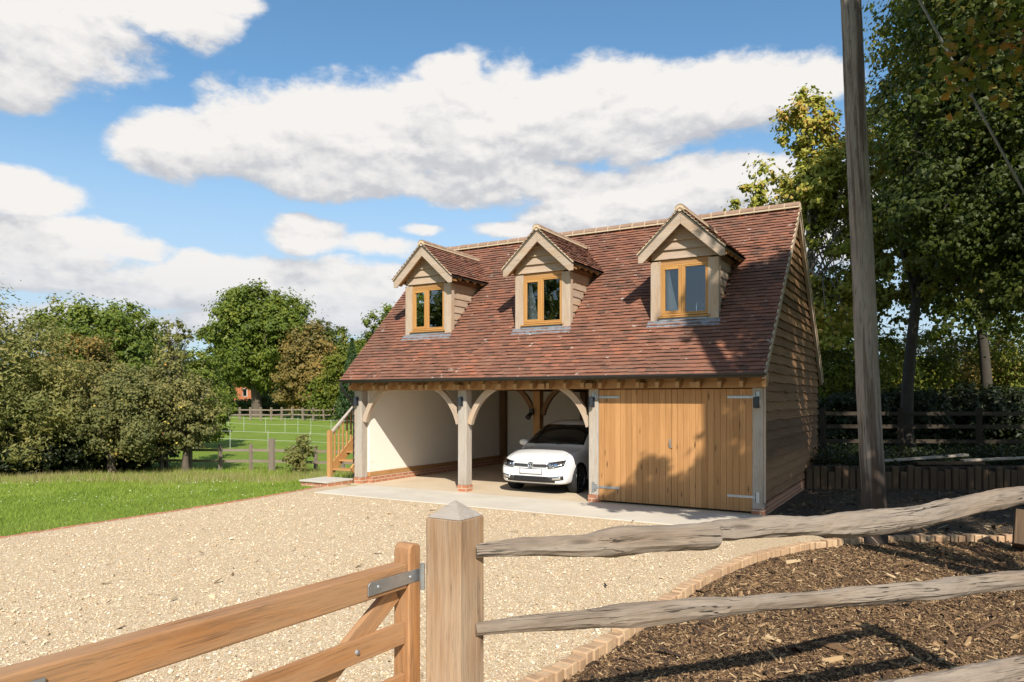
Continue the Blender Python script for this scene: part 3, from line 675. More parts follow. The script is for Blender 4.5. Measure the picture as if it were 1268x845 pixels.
# ---- dormers
YD = 13.50
def dormer(c):
    W2 = .66; zt = 4.60; za = 5.56; ev = .83; ze = 4.80            # half width, post top, apex, eave half width, eave height
    sl = (za-ze)/ev; yf = 13.24                                      # roof slope and front of its overhang
    zb = roofz(YD)
    fr = MB().box((c-.46, YD+.08, zt-.03), (c+.46, YD+.16, zt+.02), 0)
    D = build('dormer', MB().box((c-W2+.16, YD+.03, zt-.02), (c+W2-.16, YD+.13, zt+.075), 0), 'oak_new', G, .006)
    for sg in (-1, 1):
        x0, x1 = sorted((c+sg*W2, c+sg*(W2-.20)))
        build('corner_post', MB().box((x0, YD, zb-.06), (x1, YD+.14, zt+.05), 2), 'oak_pale', D, .008)
    # gable boarding over the window
    mb = MB(); z = zt+.08
    while z < za-.16:
        z2 = min(z+.19, za-.13); a = (za-.10-z)/sl; b = max(.01, (za-.10-z2)/sl); w = random.uniform(-.008, .008)
        a = min(a, W2-.02); b = min(b, W2-.02)
        mb.add([(c-a, YD-.014, z+w), (c+a, YD-.014, z-w), (c+b, YD+.036, z2), (c-b, YD+.036, z2), (c-a, YD+.06, z), (c+a, YD+.06, z), (c+b, YD+.06, z2), (c-b, YD+.06, z2)],
               [(0, 1, 2, 3), (0, 4, 5, 1), (1, 5, 6, 2), (3, 2, 6, 7), (0, 3, 7, 4), (4, 7, 6, 5)], [(c-a, z, 0), (c+a, z, 0), (c+b, z2, 0), (c-b, z2, 0)]*2)
        z += .175
    build('gable_boarding', mb, 'dormer_board', D)
    # cheeks
    for sg in (-1, 1):
        x = c+sg*(W2-.045)
        yb = lambda z: EY+(z-EZ)/SL+.02
        ck = MB().prism([(x-sg*.03, YD+.10, roofz(YD+.1)-.06), (x-sg*.03, YD+.10, zt+.08), (x-sg*.03, yb(zt+.08)+.1, zt+.08)], (-sg*.03, 0, 0))
        cko = build('cheek', ck, 'loft_dark', D)
        mb = MB(); z = zb+.02
        while z < zt+.05:
            z2 = min(z+.19, zt+.09); y1 = yb(z); y2 = yb(z2); w = random.uniform(-.006, .006); y0 = YD+.142
            if y2 > y0+.02:
                A = max(y1, y0+.01)
                mb.add([(x+sg*.008, y0, z), (x+sg*.008, A, z+w), (x-sg*.014, y2, z2), (x-sg*.014, y0, z2), (x-sg*.029, y0, z), (x-sg*.029, A, z), (x-sg*.029, y2, z2), (x-sg*.029, y0, z2)],
                       [(0, 1, 2, 3), (0, 4, 5, 1), (1, 5, 6, 2), (3, 2, 6, 7), (0, 3, 7, 4), (4, 7, 6, 5)], [(y0, z, 0), (A, z, 0), (y2, z2, 0), (y0, z2, 0)]*2)
            z += .165
        build('cheek_boarding', mb, 'dormer_board', D)
        build('eave_board', MB().box((x+sg*.001, YD+.1, zt+.06), (x+sg*.03, yb(zt+.2), zt+.16), 1), 'dark_beam', D)
        for y in np.arange(YD+.2, 14.75, .3):
            build('rafter_foot', MB().beam((c+sg*.80, y, ze-.075), (c+sg*.60, y, ze-.075+.20*sl), .05, .06), 'oak_new', D, .003)
    # roof slabs reaching back into the main slope, with tiles
    rs = MB()
    def yhit(z): return EY+(z-EZ)/SL
    for sg in (-1, 1):
        e, a_ = (c+sg*ev, ze), (c, za)
        rs.add([(e[0], yf+.02, e[1]-.022), (e[0], yhit(e[1])+.06, e[1]-.022), (a_[0], yhit(za)+.06, za-.022), (a_[0], yf+.02, za-.022),
                (e[0], yf+.02, e[1]-.06), (e[0], yhit(e[1])+.06, e[1]-.06), (a_[0], yhit(za)+.06, za-.06), (a_[0], yf+.02, za-.06)],
               [(0, 1, 2, 3), (4, 7, 6, 5), (0, 4, 5, 1), (3, 2, 6, 7), (0, 3, 7, 4), (1, 5, 6, 2)])
    build('dormer_roof', rs, 'loft_dark', D)
    cs = 1/math.sqrt(1+sl*sl); sn = sl*cs; Ld = ev/cs
    for sg in (-1, 1):
        tiles('dormer_tiles', (c+sg*(ev+.025), yf, ze-.025*sl), (0, 1, 0), (-sg*cs, 0, sn), (sg*sn, 0, cs), 2.5, Ld+.03, lambda p: p.y < yhit(p.z)+.06, D, .098)
    ridge('dormer_ridge', (c, yf, za+.03), (c, yhit(za)+.10, za+.018), .095, D, .30)
    vm = MB()
    for sg in (-1, 1):
        vm.beam((c+sg*(ev+.02), yf+.014, ze-.030), (c+sg*.03, yf+.014, za-.010), .022, .026, up=(0, 1, 0))
    build('verge_mortar', vm, 'mortar', D)
    for sg in (-1, 1):
        e = Vector((c+sg*(ev+.0), yf+.045, ze-.10)); a_ = Vector((c, yf+.045, za-.10+.0))
        # bargeboard, cut plumb at the apex and square at the foot
        w = .17/cs
        build('bargeboard', MB().prism([(e.x, yf+.03, ze-.045), (c+sg*.001, yf+.03, za-.045), (c+sg*.001, yf+.03, za-.045-w), (e.x-sg*.09, yf+.03, ze-.045-w+.09*sl), (e.x, yf+.03, ze-.045-w*.62)], (0, .035, 0)), 'oak_pale', D, .005)
        build('soffit', MB().prism([(e.x-sg*.03, yf+.066, ze-.075), (c+sg*.002, yf+.066, za-.075), (c+sg*.002, yf+.066, za-.13), (e.x-sg*.03, yf+.066, ze-.13)], (0, YD-yf-.03, 0)), 'oak_new', D)
    # window: frame, two casements, panes, sill
    z0, z1 = zb+.125, zt-.022; yw = YD+.015
    wf = MB()
    for sg in (-1, 1): wf.box((c+sg*.46-.027, yw, z0), (c+sg*.46+.0, yw+.09, z1), 2) if sg > 0 else wf.box((c-.46, yw, z0), (c-.433, yw+.09, z1), 2)
    wf.box((c-.432, yw, z1-.035), (c+.432, yw+.09, z1), 0); wf.box((c-.432, yw, z0), (c+.432, yw+.09, z0+.035), 0); wf.box((c-.052, yw+.001, z0+.036), (c-.008, yw+.09, z1-.036), 2)
    build('window_frame', wf, 'oak_gold', D, .004)
    for sg in (-1, 1):
        a, b = sorted((c-.03+sg*.024, (c-.431) if sg < 0 else (c+.431))); u0, u1 = z0+.037, z1-.037; s = .056 if sg < 0 else .024; cm = MB()
        y0, y1 = (yw-.008, yw+.045) if sg < 0 else (yw+.004, yw+.055)
        cm.box((a, y0, u0), (a+s, y1, u1), 2).box((b-s, y0, u0), (b, y1, u1), 2).box((a+s+.0005, y0+.001, u0), (b-s-.0005, y1, u0+s), 0).box((a+s+.0005, y0+.001, u1-s), (b-s-.0005, y1, u1), 0)
        build('casement', cm, 'oak_gold', D, .004)
        ta, tb = random.uniform(-.006, .006), random.uniform(-.006, .006); pa, pb, pu, pv = a+s-.005, b-s+.005, u0+s-.005, u1-s+.005
        build('window_pane', MB().prism([(pa, y0+.024+ta, pu), (pb, y0+.024-ta, pu), (pb, y0+.024-ta+tb, pv), (pa, y0+.024+ta+tb, pv)], (0, .006, 0)), 'glass', D)
    build('sill', MB().prism([(c-.50, yw+.05, z0-.001), (c-.50, yw-.06, z0-.018), (c-.50, yw-.06, z0-.045), (c-.50, yw+.05, z0-.045)], (1.0, 0, 0)), 'oak_gold', D, .004)
    # lead apron dressed over the tiles
    lv = []; N = 26
    for i in range(N+1):
        x = c-.70+1.40*i/N; inn = abs(x-c) < .455
        yb_ = 13.36+.012*math.sin(i*2.3)+random.uniform(-.006, .006)
        lv += [(x, YD-.004 if inn else YD-.006, zb+(.085 if inn else .02)), (x, YD-.012, zb+.035), (x, yb_, roofz(yb_)+.034+.006*math.sin(i*1.9))]
    fl = [(i*3+k, i*3+k+1, i*3+3+k+1, i*3+3+k) for i in range(N) for k in range(2)]
    lo = build('lead_apron', MB().add(lv, fl), 'lead', D); sm = lo.modifiers.new('thick', 'SOLIDIFY'); sm.thickness = .004
    # curtain drawn to the left
    cv = []; N = 10
    for i in range(N+1):
        f = i/N; z = z0+.02+(z1-z0-.04)*f
        xr = c-.42+.09+.20*(1-f)**1.3
        for k in range(7): cv.append((c-.43+(xr-c+.43)*k/6, YD+.14+.018*math.sin(k*2.1), z))
    cur = build('curtain', MB().add(cv, [(i*7+k, i*7+k+1, i*7+8+k, i*7+7+k) for i in range(N) for k in range(6)]), 'curtain', D, smooth=True)
    return D
for c in DORM: dormer(c)
build('tap', MB().tube([(DORM[2]+.12, YD+.42, 3.6), (DORM[2]+.12, YD+.42, 3.82), (DORM[2]+.15, YD+.42, 3.87), (DORM[2]+.22, YD+.42, 3.87), (DORM[2]+.25, YD+.42, 3.80)], .012, 8), 'chrome', G)
beams('loft_floor', 'loft_dark', [((GX0+.1, GY0+.3, 2.52), (GX1-.11, GY1-.2, 2.56))], 0)

# ---- outside staircase and its stone step
ST = thing('outside_staircase', 'oak outside staircase climbing beside the left end of the garage', 'staircase', (-12.3, 12.9, 0))
sx0, sx1 = -12.66, -11.93
build('newel', MB().box((sx0-.05, 12.80, .11), (sx0+.05, 12.90, 1.22)).prism([(sx0-.04, 12.81, 1.22), (sx0+.04, 12.81, 1.22), (sx0+.04, 12.89, 1.22), (sx0-.04, 12.89, 1.22)], (0, 0, .02)), 'stair_wood', ST, .006)
slp = .80
build('handrail', MB().beam((sx0, 12.88, 1.16), (sx0, 16.4, 1.16+3.52*slp), .075, .055), 'oak_grey', ST, .006)
build('stringer', MB().beam((sx0, 12.88, .27), (sx0, 16.4, .27+3.52*slp), .045, .24), 'stair_wood', ST, .004)
build('stringer', MB().beam((sx1-.02, 12.88, .27), (sx1-.02, 16.4, .27+3.52*slp), .045, .24), 'stair_wood', ST, .004)
for i in range(24):
    y = 13.02+i*.14
    if y > 16.3: break
    build('baluster', MB().box((sx0-.018, y-.018, .27+(y-12.88)*slp+.14), (sx0+.018, y+.018, 1.16+(y-12.88)*slp-.02)), 'stair_wood', ST)
for i in range(14):
    y = 12.90+i*.245
    build('tread', MB().box((sx0+.024, y, .27+i*.196), (sx1-.044, y+.27, .31+i*.196)), 'stair_wood', ST, .004)
SS = thing('stone_step', 'pale stone slab step on low red brickwork at the foot of the stairs', 'step', (-12.1, 12.5, 0))
build('slab', MB().box((-12.80, 12.0, .075), (-11.90, 12.84, .115)), 'stone_flag', SS, .006)
build('brick_base', MB().box((-12.77, 12.03, -.15), (-11.91, 12.84, .074)), 'brick', SS)

# ------------------------------------------------------------------ white hatchback in the middle bay
CX, CYF = -7.33, 13.25
CAR = thing('parked_car', 'white hatchback parked nose out in the middle bay of the garage', 'car', (CX, CYF+2, 0))
def cp(x, s, z): return (CX+x, CYF+s, z)
# stations: distance from nose, half width, bottom, waist height, half width of the roof line, top
ST_ = [  # s, wlow, zbot, wmid, zmid, wsh, zsh, wtop, ztop_edge, ztop
    (.00, .50, .27, .56, .42, .52, .56, .38, .62, .64),
    (.04, .66, .22, .70, .42, .67, .60, .52, .685, .70),
    (.14, .76, .20, .79, .44, .765, .66, .62, .75, .765),
    (.35, .80, .20, .825, .46, .81, .74, .67, .83, .855),
    (.70, .81, .20, .838, .50, .825, .82, .70, .89, .925),
    (.98, .81, .20, .840, .52, .832, .87, .72, .93, .965),
    (1.12, .81, .20, .840, .52, .833, .88, .77, 1.02, 1.07),
    (1.45, .81, .20, .840, .52, .833, .90, .745, 1.27, 1.335),
    (1.80, .81, .20, .840, .52, .833, .92, .705, 1.455, 1.515),
    (2.10, .81, .20, .840, .52, .833, .93, .695, 1.49, 1.545),
    (2.80, .81, .20, .838, .52, .830, .95, .68, 1.48, 1.535),
    (3.30, .80, .20, .832, .53, .820, .97, .65, 1.43, 1.485),
    (3.65, .78, .22, .815, .55, .79, .96, .52, 1.24, 1.29),
    (3.88, .74, .25, .77, .57, .74, .94, .56, 1.02, 1.05),
    (3.97, .62, .30, .66, .56, .62, .78, .50, .86, .88)]
vs = []; ring = 13
for (s, wl, zb, wm, zm, ws, zs, wt, ze_, zt_) in ST_:
    half = [(0, zb), (wl*.9, zb), (wl, zb+.06), (wm, zm), (ws, zs), (wt, ze_), (0, zt_)]
    full = half+[(-x, z) for x, z in half[-2:0:-1]]
    vs += [cp(x, s, z) for x, z in full]
n = len(half)*2-2; fs = []
for i in range(len(ST_)-1):
    for k in range(n): fs.append((i*n+k, i*n+(k+1) % n, (i+1)*n+(k+1) % n, (i+1)*n+k))
fs += [tuple(range(n))[::-1], tuple(range((len(ST_)-1)*n, len(ST_)*n))]
bm_o = build('body', MB().add(vs, fs), 'car_white', None, subsurf=3, smooth=True)
WH = [(.70, .30), (3.17, .30)]
cut = MB()
for (s, z) in WH:
    for sg in (-1, 1): cut.tube([cp(sg*.60, s, z+.01), cp(sg*1.1, s, z+.01)], .345, 40)
cut_o = build('cutter', cut, 'car_black')
for ob in (bm_o, cut_o):
    bb = bmesh.new(); bb.from_mesh(ob.data); bmesh.ops.recalc_face_normals(bb, faces=bb.faces); bb.to_mesh(ob.data); bb.free()
bo = bm_o.modifiers.new('arch', 'BOOLEAN'); bo.object = cut_o; bo.operation = 'DIFFERENCE'; bo.solver = 'EXACT'
bpy.context.view_layer.update(); dg = bpy.context.evaluated_depsgraph_get()
me = bpy.data.meshes.new_from_object(bm_o.evaluated_get(dg)); me.name = 'body'
bpy.data.objects.remove(cut_o); bpy.data.objects.remove(bm_o)
me.materials.clear(); me.materials.append(MATS['car_white']); me.materials.append(MATS['car_black'])
for p in me.polygons:
    c = p.center; s = c.y-CYF
    p.material_index = 0
    for (ws_, wz) in WH:
        if abs(math.hypot(s-ws_, c.z-wz-.01)-.345) < .004 and abs(c.x-CX) > .6 and abs(p.normal.x) < .5: p.material_index = 1
        if math.hypot(s-ws_, c.z-wz-.01) < .344 and abs(abs(c.x-CX)-.60) < .01: p.material_index = 1
    if c.z < .235 and p.normal.z < -.5: p.material_index = 1
body = link(bpy.data.objects.new('body', me), CAR)
bvh = BVHTree.FromPolygons([v.co.copy() for v in me.vertices], [tuple(p.vertices) for p in me.polygons])
def patch(name, mat, fn, nu=14, nv=5, off=.004, direction=(0, 1, 0), thick=.0, parent=body, smooth=True):
    """a skin laid on the body: fn(u,v) gives start point offsets (x,s,z); shot along direction"""
    vs = []; bad = set(); d = Vector(direction).normalized()
    for i in range(nu+1):
        for j in range(nv+1):
            p = Vector(cp(*fn(i/nu, j/nv))); h = bvh.ray_cast(p, d)
            loc, nr = (h[0], h[1]) if h[0] is not None else (p+d*1.0, -d)
            if h[0] is None: bad.add(len(vs))
            if nr.dot(d) > 0: nr = -nr
            vs.append(loc+nr*off)
    fs = [(i*(nv+1)+j, i*(nv+1)+j+1, (i+1)*(nv+1)+j+1, (i+1)*(nv+1)+j) for i in range(nu) for j in range(nv)]
    fs = [f for f in fs if not bad & set(f)]
    o = build(name, MB().add(vs, fs), mat, parent, smooth=smooth)
    sm = o.modifiers.new('thick', 'SOLIDIFY'); sm.thickness = max(thick, .004); sm.offset = 0
    return o
lerp = lambda a, b, f: a+(b-a)*f
def band(x0, x1, lo, hi, s=-1.0):
    return lambda u, v: (lerp(x0, x1, u), s, lerp(lo(lerp(x0, x1, u)), hi(lerp(x0, x1, u)), v))
# windscreen (shot along the slope from in front) and side windows
def ws(u, v):
    z = lerp(1.0, 1.405, v); w = lerp(.705, .60, v); return (lerp(-w, w, u), -.5, z-.012*(abs(2*u-1)**3))
patch('windscreen', 'tinted_glass', ws, 20, 10, .005, parent=CAR)
for sg in (-1, 1):
    def sw(u, v, sg=sg):
        s = lerp(lerp(1.36, 1.98, v), 3.35, u); return (sg*1.5, s, lerp(.935, 1.37, v))
    patch('side_window', 'tinted_glass', sw, 16, 6, .005, (-sg, 0, 0), parent=CAR)
def rw(u, v): return (lerp(-.50, .50, u), 6.0, lerp(1.0, 1.25, v))
patch('rear_window', 'tinted_glass', rw, 10, 5, .005, (0, -1, 0), parent=CAR)
# grille, lights, intake
patch('grille', 'car_trim', band(-.40, .40, lambda x: .565+.02*abs(x), lambda x: .635+.02*abs(x)), 20, 3, .004)
for z in (.575, .628): patch('grille_trim', 'chrome', band(-.39, .39, lambda x, z=z: z+.02*abs(x)-.004, lambda x, z=z: z+.02*abs(x)+.004), 20, 1, .009)
for sg in (-1, 1):
    lo = lambda x: .555+.10*max(0, abs(x)-.40)+.25*max(0, abs(x)-.62); hi = lambda x: .648+.16*max(0, abs(x)-.40)+.02
    hl = patch('headlight', 'lamp_silver', band(sg*.405, sg*.722, lo, hi), 14, 5, .006, parent=CAR)
    patch('reflector', 'chrome', band(sg*.43, sg*.70, lambda x: lo(x)+.015, lambda x: hi(x)-.012), 14, 4, .010, parent=hl)
    for xx in (.50, .62):
        h = bvh.ray_cast(Vector(cp(sg*xx, -1, .62)), Vector((0, 1, 0)))[0]
        if h: build('lamp_bowl', MB().tube([h+Vector((0, .01, 0)), h-Vector((0, .012, 0)), h-Vector((0, .016, 0))], [.042, .040, .03], 16), 'car_trim', hl, smooth=True); build('bulb', MB().tube([h-Vector((0, .01, 0)), h-Vector((0, .022, 0))], [.022, .016], 12), 'chrome', hl, smooth=True)
    patch('lens', 'lens', band(sg*.41, sg*.718, lambda x: lo(x)+.004, lambda x: hi(x)-.004), 14, 5, .020, parent=hl)
    fl_ = patch('fog_surround', 'car_trim', band(sg*.40, sg*.72, lambda x: .285+.14*max(0, abs(x)-.40), lambda x: .375+.12*max(0, abs(x)-.40)), 10, 4, .006)
    patch('fog_lamp', 'chrome', band(sg*.50, sg*.68, lambda x: .32+.1*(abs(x)-.5), lambda x: .378+.1*(abs(x)-.5)), 8, 3, .014)
patch('air_intake', 'car_black', band(-.56, .56, lambda x: .262+.03*max(0, abs(x)-.3), lambda x: .385-.06*max(0, abs(x)-.36)), 24, 4, .005)
for z in (.285, .31, .335, .36): patch('intake_bar', 'car_trim', band(-.40, .40, lambda x, z=z: z-.004, lambda x, z=z: z+.004), 20, 1, .011)
patch('lower_lip', 'car_trim', band(-.60, .60, lambda x: .215, lambda x: .235), 20, 1, .006)
patch('number_plate', 'plate_white', band(-.26, .26, lambda x: .43, lambda x: .53), 12, 3, .014, thick=.010)
patch('plate_frame', 'car_trim', band(-.272, .272, lambda x: .42, lambda x: .54), 12, 3, .004)
patch('bumper_line', 'car_trim', band(-.70, .70, lambda x: .542, lambda x: .547), 24, 1, .0015)
patch('bonnet_gap', 'car_trim', band(-.62, .62, lambda x: .665+.05*abs(x)*abs(x), lambda x: .672+.05*abs(x)*abs(x)), 24, 1, .0015)
# round badge: ring with V over W
h = bvh.ray_cast(Vector(cp(0, -1, .615)), Vector((0, 1, 0)))[0]
by = h.y-CYF-.016
bd = MB(); bd.tube([cp(.062*math.cos(a), by, .617+.062*math.sin(a)) for a in np.linspace(0, 2*math.pi, 29)], .007, 8, caps=False, up=(0, 1, 0))
for (a, b) in (((-.030, .049), (0, .005)), ((.030, .049), (0, .005)), ((-.052, .022), (-.026, -.048)), ((-.026, -.048), (0, -.006)), ((0, -.006), (.026, -.048)), ((.026, -.048), (.052, .022))):
    bd.tube([cp(a[0], by, .617+a[1]), cp(b[0], by, .617+b[1])], .006, 6)
bdo = build('badge', bd, 'chrome', body)
build('badge_disc', MB().tube([cp(0, by+.008, .617), cp(0, by+.003, .617)], .060, 28), 'car_black', body)
# bonnet line
for sg in (-1, 1):
    def bl(u, v, sg=sg): s = lerp(.18, .98, u); return (sg*(lerp(.60, .70, u)+lerp(-.003, .003, v)), s, 2.0)
    patch('shut_line', 'car_trim', bl, 16, 1, .0012, (0, 0, -1))
    def dl(u, v, sg=sg): return (sg*1.5, 1.33+lerp(-.004, .004, v), lerp(.30, .90, u))
    patch('shut_line', 'car_trim', dl, 16, 1, .0012, (-sg, 0, 0))
# wipers
build('wiper', MB().tube([cp(-.45, .99, 1.0), cp(.12, 1.04, 1.025)], .009, 6).tube([cp(.1, .99, 1.0), cp(.58, 1.06, 1.03)], .009, 6), 'car_trim', body)
for sg in (-1, 1):
    mr = MB(); vs = []; N = 12; M = 8
    for i in range(M+1):
        th = math.pi*i/M
        for k in range(N):
            ph = 2*math.pi*k/N; vs.append(cp(sg*(.93+.115*math.cos(th)*1.0), 1.36+.055*math.sin(th)*math.cos(ph)+(.03 if math.cos(ph) < 0 else 0)*0, .995+.075*math.sin(th)*math.sin(ph)))
    mr.add(vs, [(i*N+k, i*N+(k+1) % N, (i+1)*N+(k+1) % N, (i+1)*N+k) for i in range(M) for k in range(N)])
    mo = build('wing_mirror', mr, 'car_white', CAR, smooth=True)
    build('mirror_arm', MB().tube([cp(sg*.80, 1.36, .945), cp(sg*.87, 1.36, .965)], .025, 8), 'car_trim', mo)
for (s, z) in WH:
    for sg in (-1, 1):
        x = .735; ty = MB(); prof = [(.085, .21), (.10, .275), (.085, .298), (.03, .303), (-.05, .303), (-.10, .29), (-.10, .20)]
        N = 36; vs = []
        for k in range(N):
            a = 2*math.pi*k/N
            for (dx, r) in prof: vs.append(cp(sg*(x+dx), s+r*math.cos(a), z+.003+r*math.sin(a)))
        m = len(prof)
        ty.add(vs, [(k*m+j, k*m+(j+1) % m, ((k+1) % N)*m+(j+1) % m, ((k+1) % N)*m+j) for k in range(N) for j in range(m)])
        wh = build('wheel', ty, 'tyre', CAR, smooth=True)
        rm = MB(); rm.tube([cp(sg*(x+.05), s, z+.003), cp(sg*(x+.06), s, z+.003)], [.205, .06], 24)
        build('rim_back', MB().tube([cp(sg*(x-.05), s, z), cp(sg*(x-.02), s, z)], .207, 24), 'car_black', wh)
        sp = MB(); sp.tube([cp(sg*(x+.082)+sg*0, s+.207*math.cos(a), z+.003+.207*math.sin(a)) for a in np.linspace(0, 2*math.pi, 33)], .010, 8, caps=False, up=(1, 0, 0))
        for k in range(5):
            a = 2*math.pi*k/5+.3
            sp.beam(cp(sg*(x+.07), s+.03*math.cos(a), z+.03*math.sin(a)), cp(sg*(x+.08), s+.205*math.cos(a), z+.205*math.sin(a)), .045, .02, up=(1, 0, 0), w2=.065)
        sp.tube([cp(sg*(x+.05), s, z), cp(sg*(x+.088), s, z)], .04, 14)
        build('rim', sp, 'alloy', wh)

# ------------------------------------------------------------------ gate, gate post and cleft rail fence
GP = thing('gate_post', 'square pale timber gate post with a weathered pyramid top', 'post', (-1.78, 2.55, 0))
px0, px1, py0, py1 = -1.87, -1.69, 2.46, 2.64
build('shaft', MB().box((px0, py0, -.4), (px1, py1, 1.495), 2), 'post_wood', GP, .006)
e = .003; pm = MB().add([(px0+e, py0+e, 1.496), (px1-e, py0+e, 1.496), (px1-e, py1-e, 1.496), (px0+e, py1-e, 1.496), ((px0+px1)/2, (py0+py1)/2, 1.567)], [(0, 1, 4), (1, 2, 4), (2, 3, 4), (3, 0, 4), (3, 2, 1, 0)])
build('weathered_cap', pm, 'cap_wood', GP, .003)
GA = thing('field_gate', 'five bar oak brown timber gate hung on the square post with steel straps', 'gate', (-1.93, 1.0, 0))
gx = -1.951
hs = MB(); hp = [(2.395, .06), (2.475, .06), (2.475, 1.365), (2.462, 1.382), (2.42, 1.388), (2.402, 1.375), (2.395, 1.345)]
hs.prism([(gx-.04, y, z) for y, z in hp], (.085, 0, 0), 2); build('heel_stile', hs, 'gate_wood', GA, .008)
build('toe_stile', MB().box((gx-.035, -.72, .10), (gx+.035, -.65, 1.40)), 'gate_wood', GA, .006)
def grail(z0, z1, h0, h1, w): return MB().beam((gx, 2.394, z0), (gx, -.65, z1), w, h0, h2=h1)
build('top_rail', MB().beam((gx, 2.394, 1.256), (gx, -.66, 1.32), .078, .106), 'gate_wood', GA, .010)
for z in (1.015, .80, .58, .30): build('rail', MB().beam((gx+.012, 2.394, z), (gx+.012, -.66, z+.08), .026, .092), 'gate_wood', GA, .005)
build('diagonal_brace', MB().beam((gx-.016, 2.37, 1.19), (gx-.016, .85, .30), .028, .088), 'gate_wood', GA, .005)
build('diagonal_brace', MB().beam((gx-.016, .85, .30), (gx-.016, -.2, 1.19), .028, .088), 'gate_wood', GA, .005)
def strap(y0, y1, z, dz=0):
    s_ = MB(); s_.prism([(gx+.0415, y0, z-.026), (gx+.0415, y1, z+dz-.026), (gx+.0415, y1, z+dz+.026), (gx+.0415, y0+.012, z+.026), (gx+.0415, y0, z+.014)], (.006, 0, 0))
    n = max(2, int((y1-y0)/.12))
    for i in range(n):
        f = (i+.3)/(n-.4); s_.tube([(gx+.047, y0+(y1-y0)*f, z+dz*f), (gx+.051, y0+(y1-y0)*f, z+dz*f), (gx+.054, y0+(y1-y0)*f, z+dz*f)], [.010, .009, .004], 10)
    return s_
build('strap_hinge', strap(2.14, 2.462, 1.256, -.006), 'galvanised', GA, .0015)
build('strap_hinge', strap(.70, .96, 1.288, -.005), 'galvanised', GA, .0015)
for y in (2.10, 1.62): build('bolt', MB().tube([(gx+.024, y, 1.015+(2.39-y)*.026), (gx+.034, y, 1.015+(2.39-y)*.026)], [.012, .008], 10), 'galvanised', GA)
build('hinge_pin', MB().box((gx+.0, 2.462, 1.225), (gx+.047, 2.50, 1.268)).tube([(gx+.07, 2.452, 1.19), (gx+.07, 2.452, 1.30)], .012, 10), 'galvanised', GA)

FE = thing('cleft_rail_fence', 'rustic fence of three split grey rails running right from the gate post', 'fence', (-.6, 4.1, 0))
RAILS = [[(-1.70, 2.58, 1.35, .06), (-1.56, 2.77, 1.35, .075), (-1.39, 3.0, 1.33, .10), (-1.29, 3.14, 1.333, .135), (-1.19, 3.28, 1.333, .13), (-1.05, 3.46, 1.328, .13), (-.955, 3.595, 1.325, .13), (-.945, 3.61, 1.342, .105), (-.90, 3.66, 1.34, .115), (-.75, 3.87, 1.342, .115), (-.59, 4.09, 1.325, .10), (-.42, 4.32, 1.315, .135), (-.27, 4.51, 1.308, .145), (-.04, 4.82, 1.325, .125), (.17, 5.1, 1.368, .125), (.47, 5.51, 1.40, .11), (.62, 5.72, 1.40, .07)],
         [(-1.70, 2.58, 1.018, .058), (-1.56, 2.77, 1.01, .07), (-1.39, 3.0, .995, .085), (-1.24, 3.21, .98, .11), (-1.05, 3.46, .972, .105), (-.84, 3.74, .955, .09), (-.59, 4.09, .935, .085), (-.31, 4.46, .912, .11), (-.04, 4.82, .892, .115), (.2, 5.14, .888, .11), (.47, 5.51, .875, .105), (.62, 5.72, .87, .07)],
         [(-1.70, 2.58, .60, .06), (-1.39, 3.0, .50, .09), (-1.0, 3.53, .40, .11), (-.59, 4.09, .355, .12), (-.27, 4.51, .362, .12), (-.04, 4.82, .345, .13), (.2, 5.14, .335, .15), (.47, 5.51, .315, .16), (.62, 5.72, .31, .08)]]
